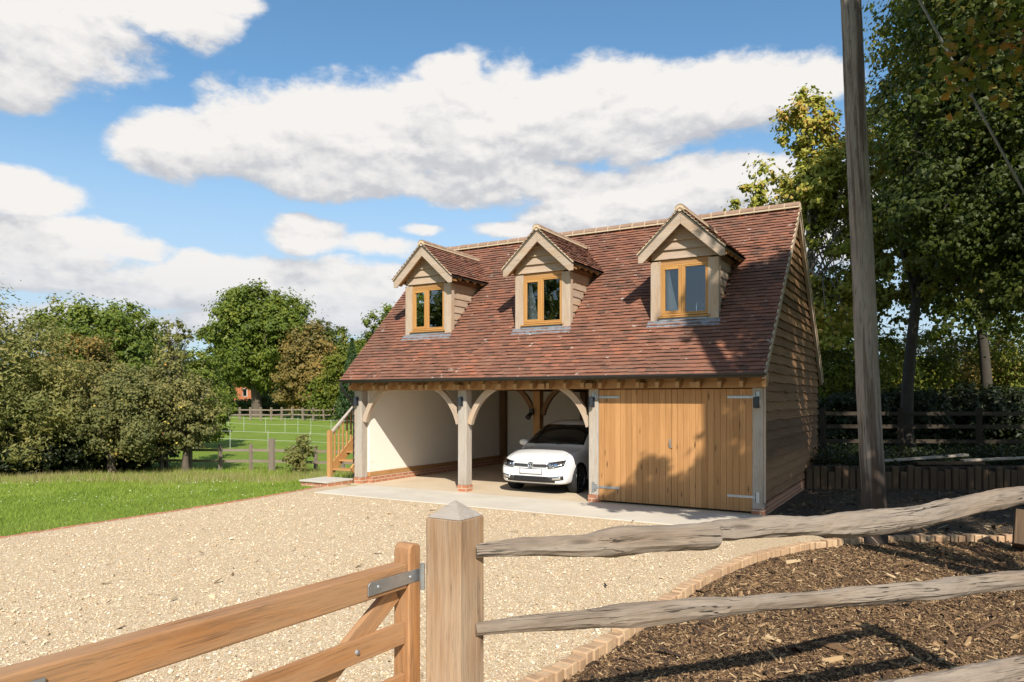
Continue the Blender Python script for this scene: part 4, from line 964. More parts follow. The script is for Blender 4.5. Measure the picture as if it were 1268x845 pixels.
def cleft(pts, seed):
    rnd = random.Random(seed); P = [Vector(p[:3]) for p in pts]; Hh = [p[3] for p in pts]
    # resample finely and give a split, faceted section with steps and shakes
    path = []; hs_ = []
    for i in range(len(P)-1):
        m = max(2, int((P[i+1]-P[i]).length/.035))
        for k in range(m):
            f = k/m; f2 = f*f*(3-2*f); path.append(P[i].lerp(P[i+1], f)); hs_.append(Hh[i]+(Hh[i+1]-Hh[i])*f2)
    path.append(P[-1]); hs_.append(Hh[-1])
    d = (P[-1]-P[0]); d.z = 0; d.normalize(); side = Vector((d.y, -d.x, 0))          # towards the camera side
    base = [(0.50, -.16), (.42, .22), (.16, .48), (-.12, .50), (-.42, .28), (-.50, -.08), (-.30, -.44), (.04, -.50), (.34, -.40)]
    # fine outline: insert points so long furrows can run along the rail
    sec = []
    for i in range(len(base)):
        a, b = base[i], base[(i+1) % len(base)]
        for k in range(2): f = k/2; sec.append((a[0]+(b[0]-a[0])*f, a[1]+(b[1]-a[1])*f))
    M = len(sec); ph = [(rnd.uniform(0, 6), rnd.uniform(.6, 2.5), rnd.uniform(0, 6), rnd.uniform(3, 8)) for _ in range(M)]
    furrow = [rnd.random() < .3 for _ in range(M)]
    vs = []; gs = []; L = 0
    tw = rnd.uniform(-.3, .3); st = [rnd.uniform(.3, 3.4) for _ in range(4)]
    for i, c in enumerate(path):
        if i: L += (c-path[i-1]).length
        a = tw*math.sin(L*1.3+seed)+.15*math.sin(L*3.1); ca, sa = math.cos(a*.6), math.sin(a*.6)
        for k, (x, y) in enumerate(sec):
            p0, f0, p1, f1 = ph[k]
            s = 1+.05*math.sin(p0+L*f0*3)+.03*round(1.6*math.sin(p1+L*f1*2.2))+rnd.uniform(-.02, .02)
            if furrow[k]: s -= .10*max(0, math.sin(p0*2+L*1.7))
            for q in st:                                                       # torn steps where a splinter left
                if abs((k-6) % M-((q*7) % M)) < 3 and q < L < q+.55: s -= .15*(1-(L-q)/.55)
            X, Y_ = x*s, y*s; X, Y_ = X*ca-Y_*sa, X*sa+Y_*ca
            vs.append(c+side*(X*hs_[i]*1.0)+Vector((0, 0, Y_*hs_[i]))); gs.append((L, x*hs_[i], y*hs_[i]))
    n = len(path)
    fs = [(i*M+k, i*M+(k+1) % M, (i+1)*M+(k+1) % M, (i+1)*M+k) for i in range(n-1) for k in range(M)]+[tuple(range(M))[::-1], tuple(range((n-1)*M, n*M))]
    mb = MB(); mb.add(vs, fs, gs); return mb, side
for i, r in enumerate(RAILS):
    mb, side = cleft(r, i+3); ro = build('rail', mb, 'rail_wood', FE, smooth=False)
    if i == 0:
        sp = MB()
        sp.tube([(-.40, 4.33, 1.345), (-.52, 4.18, 1.355), (-.64, 4.01, 1.372), (-.70, 3.93, 1.378)], [.03, .022, .012, .003], 7, squash=.5, jit=.15)
        sp.tube([(-.33, 4.40, 1.262), (-.30, 4.42, 1.235), (-.27, 4.45, 1.195)], [.004, .003, .001], 5); sp.tube([(-.52, 4.17, 1.27), (-.40, 4.31, 1.255), (-.36, 4.36, 1.25)], [.002, .006, .004], 6, jit=.2)
        build('splinter', sp, 'rail_wood', ro)
build('post', MB().box((.56, 5.66, -.3), (.70, 5.80, 1.52)), 'rail_wood', FE, .01)

# ------------------------------------------------------------------ kerbs
def path_len(P):
    P = [Vector((*p, 0)) for p in P]; out = [0]
    for i in range(len(P)-1): out.append(out[-1]+(P[i+1]-P[i]).length)
    return P, out
def walk(P, step):
    P, L = path_len(P); s = 0; i = 0
    while s < L[-1]:
        while i < len(L)-2 and s > L[i+1]: i += 1
        d = (P[i+1]-P[i]).normalized(); yield P[i]+d*(s-L[i]), d; s += step() if callable(step) else step
def smooth_path(P, n=5):
    P = [np.array(p) for p in P]; out = []
    for i in range(len(P)-1):
        a, b, c, d = P[max(i-1, 0)], P[i], P[i+1], P[min(i+2, len(P)-1)]
        for k in range(n):
            f = k/n; out.append(tuple(.5*((2*b)+(c-a)*f+(2*a-5*b+4*c-d)*f*f+(3*b-a-3*c+d)*f**3)))
    out.append(tuple(P[-1])); return out
mb = MB(); KS = smooth_path(KERB)
for c, d in walk(KS, .113):
    sd = Vector((d.y, -d.x, 0)); w = random.uniform(.045, .053); z = random.uniform(.012, .042); dep = random.uniform(.06, .07)
    a = random.uniform(-.09, .09); d2 = (d+sd*a).normalized(); s2 = Vector((d2.y, -d2.x, 0)); c2 = c+s2*random.uniform(-.008, .008)
    mb.prism([c2+d2*w*i+s2*dep*j+Vector((0, 0, -.25)) for i, j in ((-1, -1), (1, -1), (1, 1), (-1, 1))], (0, 0, .25+z))
ko = build('block_kerb', mb, 'kerb_block', None, .016, seg=3); tag(ko, 'curving kerb of small tan blocks between gravel and bark mulch', 'kerb')
mb = MB()
for c, d in walk(smooth_path(LAWN_EDGE), .225):
    sd = Vector((d.y, -d.x, 0)); c = c-sd*.05; z = .012+random.uniform(0, .01)
    mb.prism([c+d*.106*i+sd*.048*j+Vector((0, 0, -.12)) for i, j in ((-1, -1), (1, -1), (1, 1), (-1, 1))], (0, 0, .12+z))
bo_ = build('brick_edging', mb, 'brick', None, .006); tag(bo_, 'thin line of red bricks edging the lawn along the gravel', 'edging')

# ------------------------------------------------------------------ utility pole and stay wire
PO = thing('utility_pole', 'tall weathered wooden utility pole leaning slightly by the garage corner', 'pole', (-.73, 11.5, 0))
pb = Vector((-.735, 11.51, -.4)); pt = Vector((-1.13, 11.27, 9.6)); N = 60
mb = MB(); path = [pb.lerp(pt, i/N)+Vector((.004*math.sin(i*.3), .004*math.cos(i*.23), 0)) for i in range(N+1)]
mb.tube(path, [.166-.038*i/N+random.uniform(-.0025, .0025) for i in range(N+1)], 28, jit=.006)
build('shaft', mb, 'pole_wood', PO, smooth=True)
build('insulator', MB().tube([pt+Vector((0, -.12, -.25)), pt+Vector((0, -.2, -.25)), pt+Vector((0, -.2, -.1))], [.02, .02, .04], 10), 'galvanised', PO)
w0 = pt+Vector((.1, 0, -.2)); w1 = at(1492, 11.5, 0)
wire = build('stay_wire', MB().tube([w0.lerp(w1, i/12) for i in range(13)], .016, 8), 'steel_wire', smooth=True)
tag(wire, 'thin steel stay wire slanting down from the utility pole past the trees', 'wire')

# ------------------------------------------------------------------ the raised bed and clutter behind
SWP = [(-2.45, 17.25), (-.93, 18.16), (.78, 19.0), (2.6, 20.2), (5, 21.8)]
mb = MB()
for c, d in walk(SWP, .16):
    sd = Vector((d.y, -d.x, 0)); h = .47+random.uniform(-.10, .07); d = (d+sd*random.uniform(-.12, .12)).normalized(); sd = Vector((d.y, -d.x, 0)); c = c+sd*random.uniform(-.02, .02)
    mb.prism([c+d*.074*i+sd*.05*j+Vector((0, 0, -.2)) for i, j in ((-1, -1), (1, -1), (1, 1), (-1, 1))], (0, 0, .2+h), 2)
o = build('sleeper_wall', mb, 'sleeper_wood', None, .025); tag(o, 'low retaining wall of upright brown timbers behind the utility pole', 'retaining wall')
mb = MB().prism([(x, y+.06, -.3) for x, y in SWP]+[(9, 24.5, -.3), (9, 30, -.3), (-8, 30, -.3), (-2.45, 19.4, -.3)], (0, 0, .78)); struct(build('raised_bank', mb, 'soil'))
def plank(a, b, w, h, label, mat='fence_wood'):
    o = build('plank', MB().beam(a, b, w, h), mat, None, .006); tag(o, label, 'plank', 'loose planks on the raised bank')
plank((-1.2, 18.6, .56), (.6, 19.5, .72), .18, .05, 'longest pale plank lying tilted on the bank behind the pole')
plank((-.4, 18.75, .54), (.9, 19.35, .56), .2, .06, 'flat plank lying lowest on top of the timber retaining wall', 'sleeper_wood')
plank((.5, 19.3, .60), (1.9, 20.3, .66), .14, .05, 'thin plank lying right of the longer pale plank')
o = build('timber_offcut', MB().beam((.98, 11.75, .02), (1.02, 11.95, .46), .28, .20, up=(1, 0, 0)), 'sleeper_wood', None, .012); tag(o, 'short squared timber block standing in shade under the fence rail', 'timber block')
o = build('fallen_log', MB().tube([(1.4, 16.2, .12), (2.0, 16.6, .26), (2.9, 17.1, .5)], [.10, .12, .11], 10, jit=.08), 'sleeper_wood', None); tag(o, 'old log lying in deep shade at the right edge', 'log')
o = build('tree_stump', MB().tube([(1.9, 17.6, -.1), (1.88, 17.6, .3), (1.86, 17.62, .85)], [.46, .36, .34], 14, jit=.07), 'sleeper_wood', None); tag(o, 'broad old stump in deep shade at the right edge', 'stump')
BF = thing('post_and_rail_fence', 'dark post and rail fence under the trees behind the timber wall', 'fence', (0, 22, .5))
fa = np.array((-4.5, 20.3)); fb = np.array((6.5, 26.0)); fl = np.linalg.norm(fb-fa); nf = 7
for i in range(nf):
    p = fa+(fb-fa)*i/(nf-1); build('post', MB().box((p[0]-.07, p[1]-.05, 0), (p[0]+.07, p[1]+.05, 1.75)), 'fence_shaded', BF)
for z in (.85, 1.25, 1.6): build('rail', MB().beam((*fa, z), (*fb, z), .04, .10), 'fence_shaded', BF)

# ------------------------------------------------------------------ trees
def tubes_np(segs, n=6):
    V = []; F = []; o = 0
    for path, rad in segs:
        P = np.asarray(path, float); m = len(P); D = np.gradient(P, axis=0); D /= np.linalg.norm(D, axis=1, keepdims=True)+1e-9
        ref = np.array((1., 0, 0)) if abs(D[:, 2]).mean() > .7 else np.array((0, 0, 1.))
        X = np.cross(D, ref); X /= np.linalg.norm(X, axis=1, keepdims=True)+1e-9; Z = np.cross(X, D)
        a = np.linspace(0, 2*np.pi, n, endpoint=False); r = np.asarray(rad)[:, None, None]
        V.append((P[:, None]+r*(np.cos(a)[None, :, None]*X[:, None]+np.sin(a)[None, :, None]*Z[:, None])).reshape(-1, 3))
        i, k = np.meshgrid(np.arange(m-1), np.arange(n), indexing='ij'); k2 = (k+1) % n
        F.append(np.stack([i*n+k, i*n+k2, (i+1)*n+k2, (i+1)*n+k], -1).reshape(-1, 4)+o); o += m*n
    return np.concatenate(V), np.concatenate(F)
def leaves_np(P, size, rng, up=.55, aspect=.62, fold=.18, out=None):
    n = len(P); N = rng.normal(size=(n, 3)); N[:, 2] = np.abs(N[:, 2])*.8+up
    if out is not None: N = N*.55+out*1.5
    N /= np.linalg.norm(N, axis=1, keepdims=True)
    A = rng.normal(size=(n, 3)); A -= (A*N).sum(1, keepdims=True)*N; A /= np.linalg.norm(A, axis=1, keepdims=True)
    B = np.cross(N, A); s = size*rng.uniform(.6, 1.35, (n, 1))
    v = np.stack([P-A*s*.5, P+B*s*.5*aspect-N*s*fold+A*s*.05, P+A*s*.5, P-B*s*.5*aspect-N*s*fold+A*s*.05], 1)
    return v.reshape(-1, 3), np.arange(n*4).reshape(-1, 4)
def tree(name, label, base, lobes, trunk_h, trunk_r, clumps, per, leaf, mat, bark='bark', group=None, seed=1, spread=.13, limbs=26, up=.5, aspect=.62, lean=(0, 0), hollow=.35, cat='tree', flat=.75, extra=(), skirt=0):
    """lobes: (dx,dy,z,rx,ry,rz) ellipsoids of the crown relative to the base"""
    rng = np.random.default_rng(seed); base = np.array(base, float)
    T = thing(name, label, cat, tuple(base), group)
    lb = np.array(lobes, float); w = lb[:, 3]*lb[:, 4]+lb[:, 3]*lb[:, 5]; w /= w.sum()
    li = rng.choice(len(lb), clumps, p=w); L = lb[li]
    d = rng.normal(size=(clumps, 3)); d /= np.linalg.norm(d, axis=1, keepdims=True)
    lump = 1+.16*np.sin(d[:, 0]*5+seed)*np.cos(d[:, 1]*4+seed*2)+.10*np.sin(d[:, 2]*9+seed*3)
    rad = (hollow+(1-hollow)*rng.random(clumps)**.55)*lump
    C = L[:, :3]+d*L[:, 3:]*rad[:, None]
    C[:, 2] = np.where(C[:, 2] < skirt, skirt+rng.random(clumps)*.7, C[:, 2])
    cs = spread*L[:, 3:].mean(1)*rng.uniform(.55, 1.5, clumps)
    k = rng.poisson(per*rng.uniform(.5, 1.5, clumps)); idx = np.repeat(np.arange(clumps), k)
    off = rng.normal(size=(len(idx), 3)); off *= (np.abs(rng.normal(size=(len(idx), 1)))**.3)*.8; off[:, 2] *= flat
    P = C[idx]+off*cs[idx][:, None]
    on = off/(np.linalg.norm(off, axis=1, keepdims=True)+1e-6)*.75+d[idx]*.45
    V, F = leaves_np(P+base, leaf, rng, up, aspect, out=on)
    # trunk and limbs
    top = np.array([lean[0], lean[1], trunk_h]); segs = []
    tz = np.linspace(0, 1, 9); cz = lb[:, 2].max()
    tp = np.stack([lean[0]*tz**1.5+.02*trunk_h*np.sin(tz*5+seed), lean[1]*tz**1.5+.02*trunk_h*np.cos(tz*4+seed)-.02*trunk_h, trunk_h*tz-.15], 1)
    segs.append((tp+base, trunk_r*(1.25-.75*tz**.6)))
    for j in rng.choice(clumps, min(limbs, clumps), replace=False):
        e = C[j]; s0 = tp[rng.integers(4, 9)]; f = np.linspace(0, 1, 7)[:, None]
        mid = s0+(e-s0)*f; mid[:, 2] += (np.sin(f[:, 0]*np.pi)*.12*np.linalg.norm(e-s0)); mid[1:-1] += rng.normal(size=(5, 3))*.04*np.linalg.norm(e-s0)
        r0 = trunk_r*rng.uniform(.22, .45); segs.append((mid+base, r0*(1-.85*f[:, 0])))
    segs += [(np.array(a_), np.array(b_)) for a_, b_ in extra]
    V2, F2 = tubes_np(segs, 7)
    if len(bark) : build_np('trunk', V2, F2, bark, T, True)
    build_np('crown', V, F, mat, T)
    return T, C+base
def gpos(u, Z): p = at(u, Z); p.z = gz(p); return p
# --- left of the lawn
gL = 'trees beside the lawn'
tree('willow_tree', 'grey green bushy tree at the left edge behind the lawn', gpos(-18, 23), [(0, 0, 3.4, 2.4, 2.6, 2.9), (1.1, .6, 2.2, 2.0, 2.0, 2.2), (-1.5, 0, 2.6, 2, 2, 2.6)], 3.4, .16, 420, 75, .17, 'leaf_willow', seed=11, group=gL, aspect=.32, up=.15, skirt=0.55)
tree('round_tree', 'rounded dense green tree rising behind the apple trees', gpos(128, 39), [(0, 0, 5.3, 3.3, 3.3, 2.6), (-1.9, 0, 4.3, 2.2, 2.2, 2.6), (1.8, 0, 4.4, 2.0, 2.0, 2.5)], 3.6, .25, 420, 75, .22, 'leaf_oak', seed=12, group=gL)
tree('rusty_tree', 'small tree with yellowing rusty leaves left of the apple trees', gpos(92, 27.5), [(0, 0, 3.3, 1.7, 1.6, 1.9), (.6, 0, 2.2, 1.7, 1.6, 1.7)], 2.6, .13, 260, 70, .15, 'leaf_rust', seed=13, group=gL, skirt=0.6)
ap1, c1_ = tree('apple_tree', 'wide spreading apple tree with grey green leaves in the middle of the left clump', gpos(140, 24.3), [(0, 0, 2.3, 2.0, 1.8, 1.75), (-1.2, -.2, 1.5, 1.4, 1.3, 1.5), (1.3, 0, 1.9, 1.4, 1.3, 1.6)], 1.7, .14, 420, 70, .105, 'leaf_apple', seed=14, group=gL, limbs=40, skirt=0.6)
ap2, c2_ = tree('apple_tree', 'apple tree with thin bare upper twigs at the right end of the left clump', gpos(232, 24.6), [(0, 0, 2.1, 1.0, 1.0, 1.25), (-.9, 0, 2.5, 1.1, 1.0, 1.3), (.35, -.1, 1.5, .75, .8, .8)], 1.5, .13, 260, 65, .105, 'leaf_apple', seed=15, group=gL, limbs=40, skirt=0.95)
tree('spindly_tree', 'thin open topped sapling poking above the apple tree', gpos(212, 26), [(0, 0, 4.1, .8, .7, 1.3), (.5, 0, 4.6, .5, .5, .7)], 4.4, .07, 70, 26, .13, 'leaf_willow', seed=16, group=gL, limbs=40, hollow=.2)
tree('young_tree', 'light green bushy tree beyond the apple tree beside the far field', gpos(248, 36), [(0, 0, 2.6, 1.3, 1.3, 2.4), (.8, 0, 1.6, 1.0, 1, 1.6)], 2.6, .1, 160, 70, .16, 'leaf_oak', seed=17, group=gL)
for i, (u, Z, h, r, lab, mt) in enumerate([(6, 23.6, 1.7, 2.2, 'dark low shrub under the grey green tree at the left edge', 'leaf_shaded'), (66, 24.2, 1.6, 2.0, 'dark low shrub under the yellowing tree', 'leaf_shaded'), (118, 25.2, 1.6, 1.8, 'dark low shrub in the shade under the wide apple tree', 'leaf_shaded'), (166, 25.8, 1.5, 1.5, 'dark low shrub between the two apple trees', 'leaf_shaded')]):
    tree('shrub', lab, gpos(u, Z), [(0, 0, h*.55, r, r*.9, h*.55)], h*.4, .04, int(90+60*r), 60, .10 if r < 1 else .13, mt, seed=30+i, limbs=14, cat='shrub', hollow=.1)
tree('shrub', 'pale loose leafy shrub growing through the field fence', gpos(371, 24.0), [(0, 0, .55, .52, .45, .5), (.28, 0, .95, .36, .3, .42), (-.34, 0, .62, .36, .3, .40), (.05, .1, 1.15, .22, .2, .32)], .5, .03, 90, 34, .085, 'leaf_willow', seed=38, limbs=26, cat='shrub', hollow=.1, spread=.2)
# fruit on the apple trees (part of each tree)
for tr, cc in ((ap1, c1_), (ap2, c2_)):
    mb = MB()
    for j in RNG.choice(len(cc), 46, replace=False):
        p = Vector(cc[j])+Vector((random.uniform(-.25, .25), random.uniform(-.35, 0), random.uniform(-.3, .1))); mb.tube([p+Vector((0, 0, -.035)), p+Vector((0, 0, -.02)), p+Vector((0, 0, .02)), p+Vector((0, 0, .035))], [.012, .036, .036, .01], 7)
    o = build('apples', mb, 'apple_fruit', tr, smooth=True); o['kind'] = 'stuff'
# --- across the field
gF = 'trees across the field'
tree('oak_tree', 'tall broad dark green tree standing alone across the field', gpos(318, 77), [(0, 0, 9.4, 5.6, 5.2, 4.9), (-2.6, 0, 7.2, 3.6, 3.6, 3.6), (3.0, 0, 9.0, 3.8, 3.6, 3.8), (.5, 0, 5.6, 4.2, 3.8, 2.6), (-.8, 0, 11.4, 3.6, 3.4, 2.7)], 7, .55, 560, 115, .36, 'leaf_oak', seed=51, group=gF, limbs=40, spread=.115)
tree('rusty_tree', 'brownish autumn tree just right of the tall dark tree across the field', gpos(382, 72), [(0, 0, 5.6, 2.9, 2.8, 3.6), (-1.5, 0, 3.4, 2.4, 2.4, 2.8), (1.7, 0, 3.6, 2.4, 2.4, 2.9)], 4.5, .3, 480, 65, .32, 'leaf_rust', seed=52, group=gF)
tree('field_tree', 'dark green tree behind the brownish autumn tree', gpos(402, 84), [(0, 0, 7.4, 2.6, 2.6, 3.6), (-1.4, 0, 5.2, 3, 3, 4)], 6, .3, 300, 65, .36, 'leaf_hedge', seed=53, group=gF)
tree('field_tree', 'green leafy tree along the hedge left of the garage roof', gpos(438, 66), [(0, 0, 4.4, 3.0, 2.8, 3.2), (2.2, 0, 3.2, 2.6, 2.4, 2.8), (-1.8, 0, 2.6, 2.2, 2, 2.4)], 4, .25, 420, 65, .28, 'leaf_bright', seed=54, group=gF)
tree('field_tree', 'tall green tree showing above the left slope of the garage roof', gpos(492, 62), [(0, 0, 6.4, 3.0, 3.0, 3.5), (-1.9, 0, 5.0, 2.2, 2.4, 2.8), (1, 0, 7.2, 2.2, 2, 2.6)], 5, .3, 420, 65, .28, 'leaf_oak', seed=55, group=gF)
def conifer(name, label, base, h, r, seed, mat='conifer'):
    rng = np.random.default_rng(seed); T = thing(name, label, 'conifer', tuple(base)); b = np.array(base)
    n = 5200; f = rng.random(n)**.75; a = rng.random(n)*2*np.pi; rr = r*(1-f)*(.35+.65*rng.random(n)**.5)*(1+.25*np.sin(a*5+f*30))
    P = np.stack([np.cos(a)*rr, np.sin(a)*rr, .4+f*(h-.4)-rr*.25], 1)+b
    V, F = leaves_np(P, .30, rng, .2, .4); build_np('crown', V, F, mat, T)
    V, F = tubes_np([(b+np.stack([np.zeros(5), np.zeros(5), np.linspace(-.2, h*.95, 5)], 1), np.linspace(.16, .02, 5))], 7); build_np('trunk', V, F, 'bark', T, True)
conifer('conifer', 'pointed conifer peeping above the hedge beside the garage roof', gpos(436, 60), 7.0, 1.5, 61)
for i, (u, Z, h, w_) in enumerate([(228, 110, 9.5, 8), (262, 105, 8.2, 6), (350, 100, 6.5, 7), (60, 70, 6, 8), (-40, 60, 6, 8), (185, 90, 8, 7)]):
    labs = ['hazy green tree farthest back between the apple tree and the tall dark tree', 'rounded far tree left of the orange farmhouse', 'far tree behind the trunk of the tall dark tree', 'far tree behind the rounded dense tree', 'far tree at the very left behind the grey green tree', 'far tree behind the thin open topped sapling']
    tree('field_tree', labs[i], gpos(u, Z), [(0, 0, h*.55, w_*.5, w_*.5, h*.48), (w_*.3, 0, h*.4, w_*.4, w_*.4, h*.38), (-w_*.3, 0, h*.42, w_*.4, w_*.4, h*.36)], h*.5, .3, 260, 60, .42, 'leaf_oak' if i % 2 else 'leaf_hedge', seed=70+i, group=gF)
# hedge and distant wood (nobody could count them)
def hedge(name, a, b, h, d, n, leaf, mat, seed, kind=None, label=None, base0=0):
    rng = np.random.default_rng(seed); a, b = Vector(a), Vector(b); f = rng.random(n); y = rng.normal(size=n)*d*.4
    P = np.array(a)[None]*(1-f[:, None])+np.array(b)[None]*f[:, None]; dd = (b-a).normalized(); sd = np.array((dd.y, -dd.x, 0)); L = (b-a).length
    prof = h*(.78+.14*np.sin(f*L*.9+seed)+.12*np.sin(f*L*2.3+1)+.08*np.sin(f*L*5.1))
    P = P+sd*y[:, None]; P[:, 2] = base0+ground_z(P[:, 0], P[:, 1])+prof*rng.random(n)**.7*np.sqrt(np.clip(1-(y/(d*1.3))**2, 0, 1))
    V, F = leaves_np(P, leaf, rng, .4); o = build_np(name, V, F, mat)
    tag(o, label, 'hedge', None, kind); return o
hedge('field_hedge', gpos(395, 69), gpos(560, 62), 4.2, 3, 14000, .3, 'leaf_oak', 81, label='long green hedge across the field running behind the garage')
hedge('field_hedge', gpos(255, 88), gpos(350, 84), 2.4, 2, 7000, .3, 'leaf_hedge', 82, label='low dark hedge at the foot of the tall dark tree')
hedge('distant_wood', at(-400, 190), at(900, 260), 13, 12, 26000, 1.0, 'leaf_hedge', 83, 'stuff', 'distant wood closing the view along the horizon')
hedge('distant_wood', at(900, 150), at(2200, 70), 11, 10, 20000, .8, 'leaf_hedge', 84, 'stuff', 'distant wood beyond the garden trees on the right')
# --- right: garden trees
gR = 'maple trees in the garden'
tree('golden_maple', 'sunlit maple with yellow and orange leaf tips behind the right end of the roof', at(1000, 23, .1), [(-.1, 0, 8.4, 1.5, 1.4, 1.8), (.05, 0, 10.4, 1.0, 1.0, 1.6), (-1.6, -.9, 7.6, .75, .7, 1.8), (.9, .4, 6.4, 1.4, 1.4, 1.7), (.9, .4, 9.0, 1.2, 1.2, 1.6), (.4, .2, 4.6, 1.4, 1.4, 1.3)], 9.0, .11, 270, 84, .155, 'leaf_gold', 'bark_pale', gR, 91, spread=.16, limbs=60, up=.35, hollow=.2, aspect=.8)
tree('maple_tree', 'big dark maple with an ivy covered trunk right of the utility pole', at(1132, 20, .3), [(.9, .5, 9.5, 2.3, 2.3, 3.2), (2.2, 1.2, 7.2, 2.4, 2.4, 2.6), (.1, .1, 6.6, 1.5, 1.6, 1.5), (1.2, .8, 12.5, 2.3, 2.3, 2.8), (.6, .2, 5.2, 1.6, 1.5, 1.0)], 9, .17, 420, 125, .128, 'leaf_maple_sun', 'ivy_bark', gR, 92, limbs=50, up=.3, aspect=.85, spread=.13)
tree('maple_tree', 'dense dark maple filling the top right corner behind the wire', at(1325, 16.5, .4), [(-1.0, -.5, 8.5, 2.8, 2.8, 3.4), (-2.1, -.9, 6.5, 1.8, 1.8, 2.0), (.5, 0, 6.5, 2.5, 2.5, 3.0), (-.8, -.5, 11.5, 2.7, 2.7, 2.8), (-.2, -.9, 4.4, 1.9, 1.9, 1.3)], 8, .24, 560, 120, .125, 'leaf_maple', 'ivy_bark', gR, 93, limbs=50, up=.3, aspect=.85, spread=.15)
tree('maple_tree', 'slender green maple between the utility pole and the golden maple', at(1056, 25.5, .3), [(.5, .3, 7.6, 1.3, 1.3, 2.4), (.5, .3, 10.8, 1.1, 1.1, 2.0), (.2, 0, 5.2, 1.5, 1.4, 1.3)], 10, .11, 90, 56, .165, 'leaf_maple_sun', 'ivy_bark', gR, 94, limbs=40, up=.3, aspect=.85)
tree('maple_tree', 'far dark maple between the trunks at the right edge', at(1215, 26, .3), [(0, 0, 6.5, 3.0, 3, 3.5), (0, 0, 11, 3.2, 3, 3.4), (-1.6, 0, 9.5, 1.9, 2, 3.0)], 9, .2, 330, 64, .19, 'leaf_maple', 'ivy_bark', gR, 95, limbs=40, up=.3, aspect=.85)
# shade givers right of the frame
SH = [((4.3, 5.9, 0), [(-2.05, .95, 7.2, 1.2, .9, 1.75), (-1.55, .9, 10.4, 1.5, 1.1, 2.3), (-4.3, .9, 6.15, 1.3, .7, .45), (-3.2, .8, 6.3, .8, .7, .6), (.3, .5, 8.5, 1.6, 1.6, 2.2)], 'maple standing just outside the right edge beside the fence'),
      ((4.6, 11.2, 0), [(-1.7, -.9, 9.0, 1.9, 1.9, 2.4), (.5, 0, 7.6, 2.2, 2.2, 2.0), (-.7, -.2, 11.4, 1.7, 1.7, 1.6)], 'maple outside the right edge level with the utility pole'),
      ((8.6, 7.6, 0), [(0, 0, 9, 3.0, 3.0, 2.6), (-.8, 1.2, 7, 2.4, 2.4, 2.0)], 'maple outside the right edge set back from the fence'),
      ((9.5, 13.5, 0), [(0, 0, 8, 3.2, 3.2, 2.6), (-1, .6, 6.0, 2.6, 2.6, 2.0)], 'maple outside the right edge behind the log')]
for i, (b, lo_, lab) in enumerate(SH): tree('maple_tree', lab, b, lo_, 7.5, .2, 300, 120 if i == 0 else (38 if i == 1 else 70), .19, 'leaf_maple', 'bark', gR, 100+i, limbs=24, aspect=.85, extra=[([(4.3, 5.9, 2.6), (3.0, 6.4, 4.4), (1.6, 6.8, 5.6), (1.12, 6.95, 6.6), (1.05, 6.95, 8.5), (1.0, 6.96, 10.6)], [.19, .18, .165, .155, .145, .10])] if i == 0 else [])
for i, (x, y, lab) in enumerate([(-27, -24, 'broad tree far behind the gate, nearest of the three'), (-38, -22, 'broad tree far behind the gate, middle of the three'), (-50, -26, 'broad tree far behind the gate, farthest left of the three')]):
    tree('oak_tree', lab, (x, y, 0), [(0, 0, 8, 6, 6, 6), (3, 1, 6, 4, 4, 4), (-3, 0, 6, 4, 4, 4)], 7, .4, 170, 36, .6, 'leaf_oak', 'bark', 'trees behind the gate', 140+i, limbs=14)
# a branch turning orange, reaching in from the right
bb = at(1400, 9.2, 6.0); be = at(1212, 8.8, 6.25); rng = np.random.default_rng(5)
BR = thing('maple_branch', 'leafy maple branch turning orange and red in the top right corner', 'branch', tuple(bb))
f = np.linspace(0, 1, 8)[:, None]; pth = np.array(bb)*(1-f)+np.array(be)*f; pth[:, 2] += .25*np.sin(f[:, 0]*3); sg_ = [(pth, .035*(1-.8*f[:, 0]))]
cl = []
for j in range(26):
    q = pth[rng.integers(2, 8)]; e = q+rng.normal(size=3)*np.array((.35, .35, .32))+np.array((0, 0, -.05)); cl.append(e); g_ = np.linspace(0, 1, 4)[:, None]; sg_.append((q*(1-g_)+e*g_, .009*(1-.7*g_[:, 0])))
V, F = tubes_np(sg_, 6); build_np('limb', V, F, 'bark', BR, True)
cl = np.array(cl); P = cl[rng.integers(0, 26, 620)]+rng.normal(size=(620, 3))*.15; V, F = leaves_np(P, .115, rng, .25, .85); build_np('leaves', V, F, 'leaf_autumn', BR)
# understorey behind the fence
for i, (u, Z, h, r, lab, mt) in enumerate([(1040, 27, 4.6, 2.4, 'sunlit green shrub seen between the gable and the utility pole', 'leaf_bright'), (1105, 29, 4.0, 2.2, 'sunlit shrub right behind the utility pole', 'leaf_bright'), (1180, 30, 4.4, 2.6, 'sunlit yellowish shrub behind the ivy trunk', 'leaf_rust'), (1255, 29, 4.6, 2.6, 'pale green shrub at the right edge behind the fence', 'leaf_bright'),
                                        (1118, 22.6, 1.9, 1.5, 'dark bush against the fence behind the utility pole', 'leaf_shaded'), (1180, 22.6, 2.0, 1.5, 'dark bush against the fence right of the ivy trunk', 'leaf_shaded'), (1250, 22.2, 2.0, 1.5, 'dark bush against the fence at the right edge', 'leaf_shaded'), (1045, 22.4, 1.9, 1.2, 'dark bush beside the back corner of the garage', 'leaf_shaded')]):
    tree('shrub', lab, at(u, Z, .3), [(0, 0, h*.55, r, r*.9, h*.5)], h*.5, .05, int(110+60*r), 55, .15, mt, seed=120+i, limbs=16, cat='shrub', hollow=.15, group='shrubs behind the garden fence')

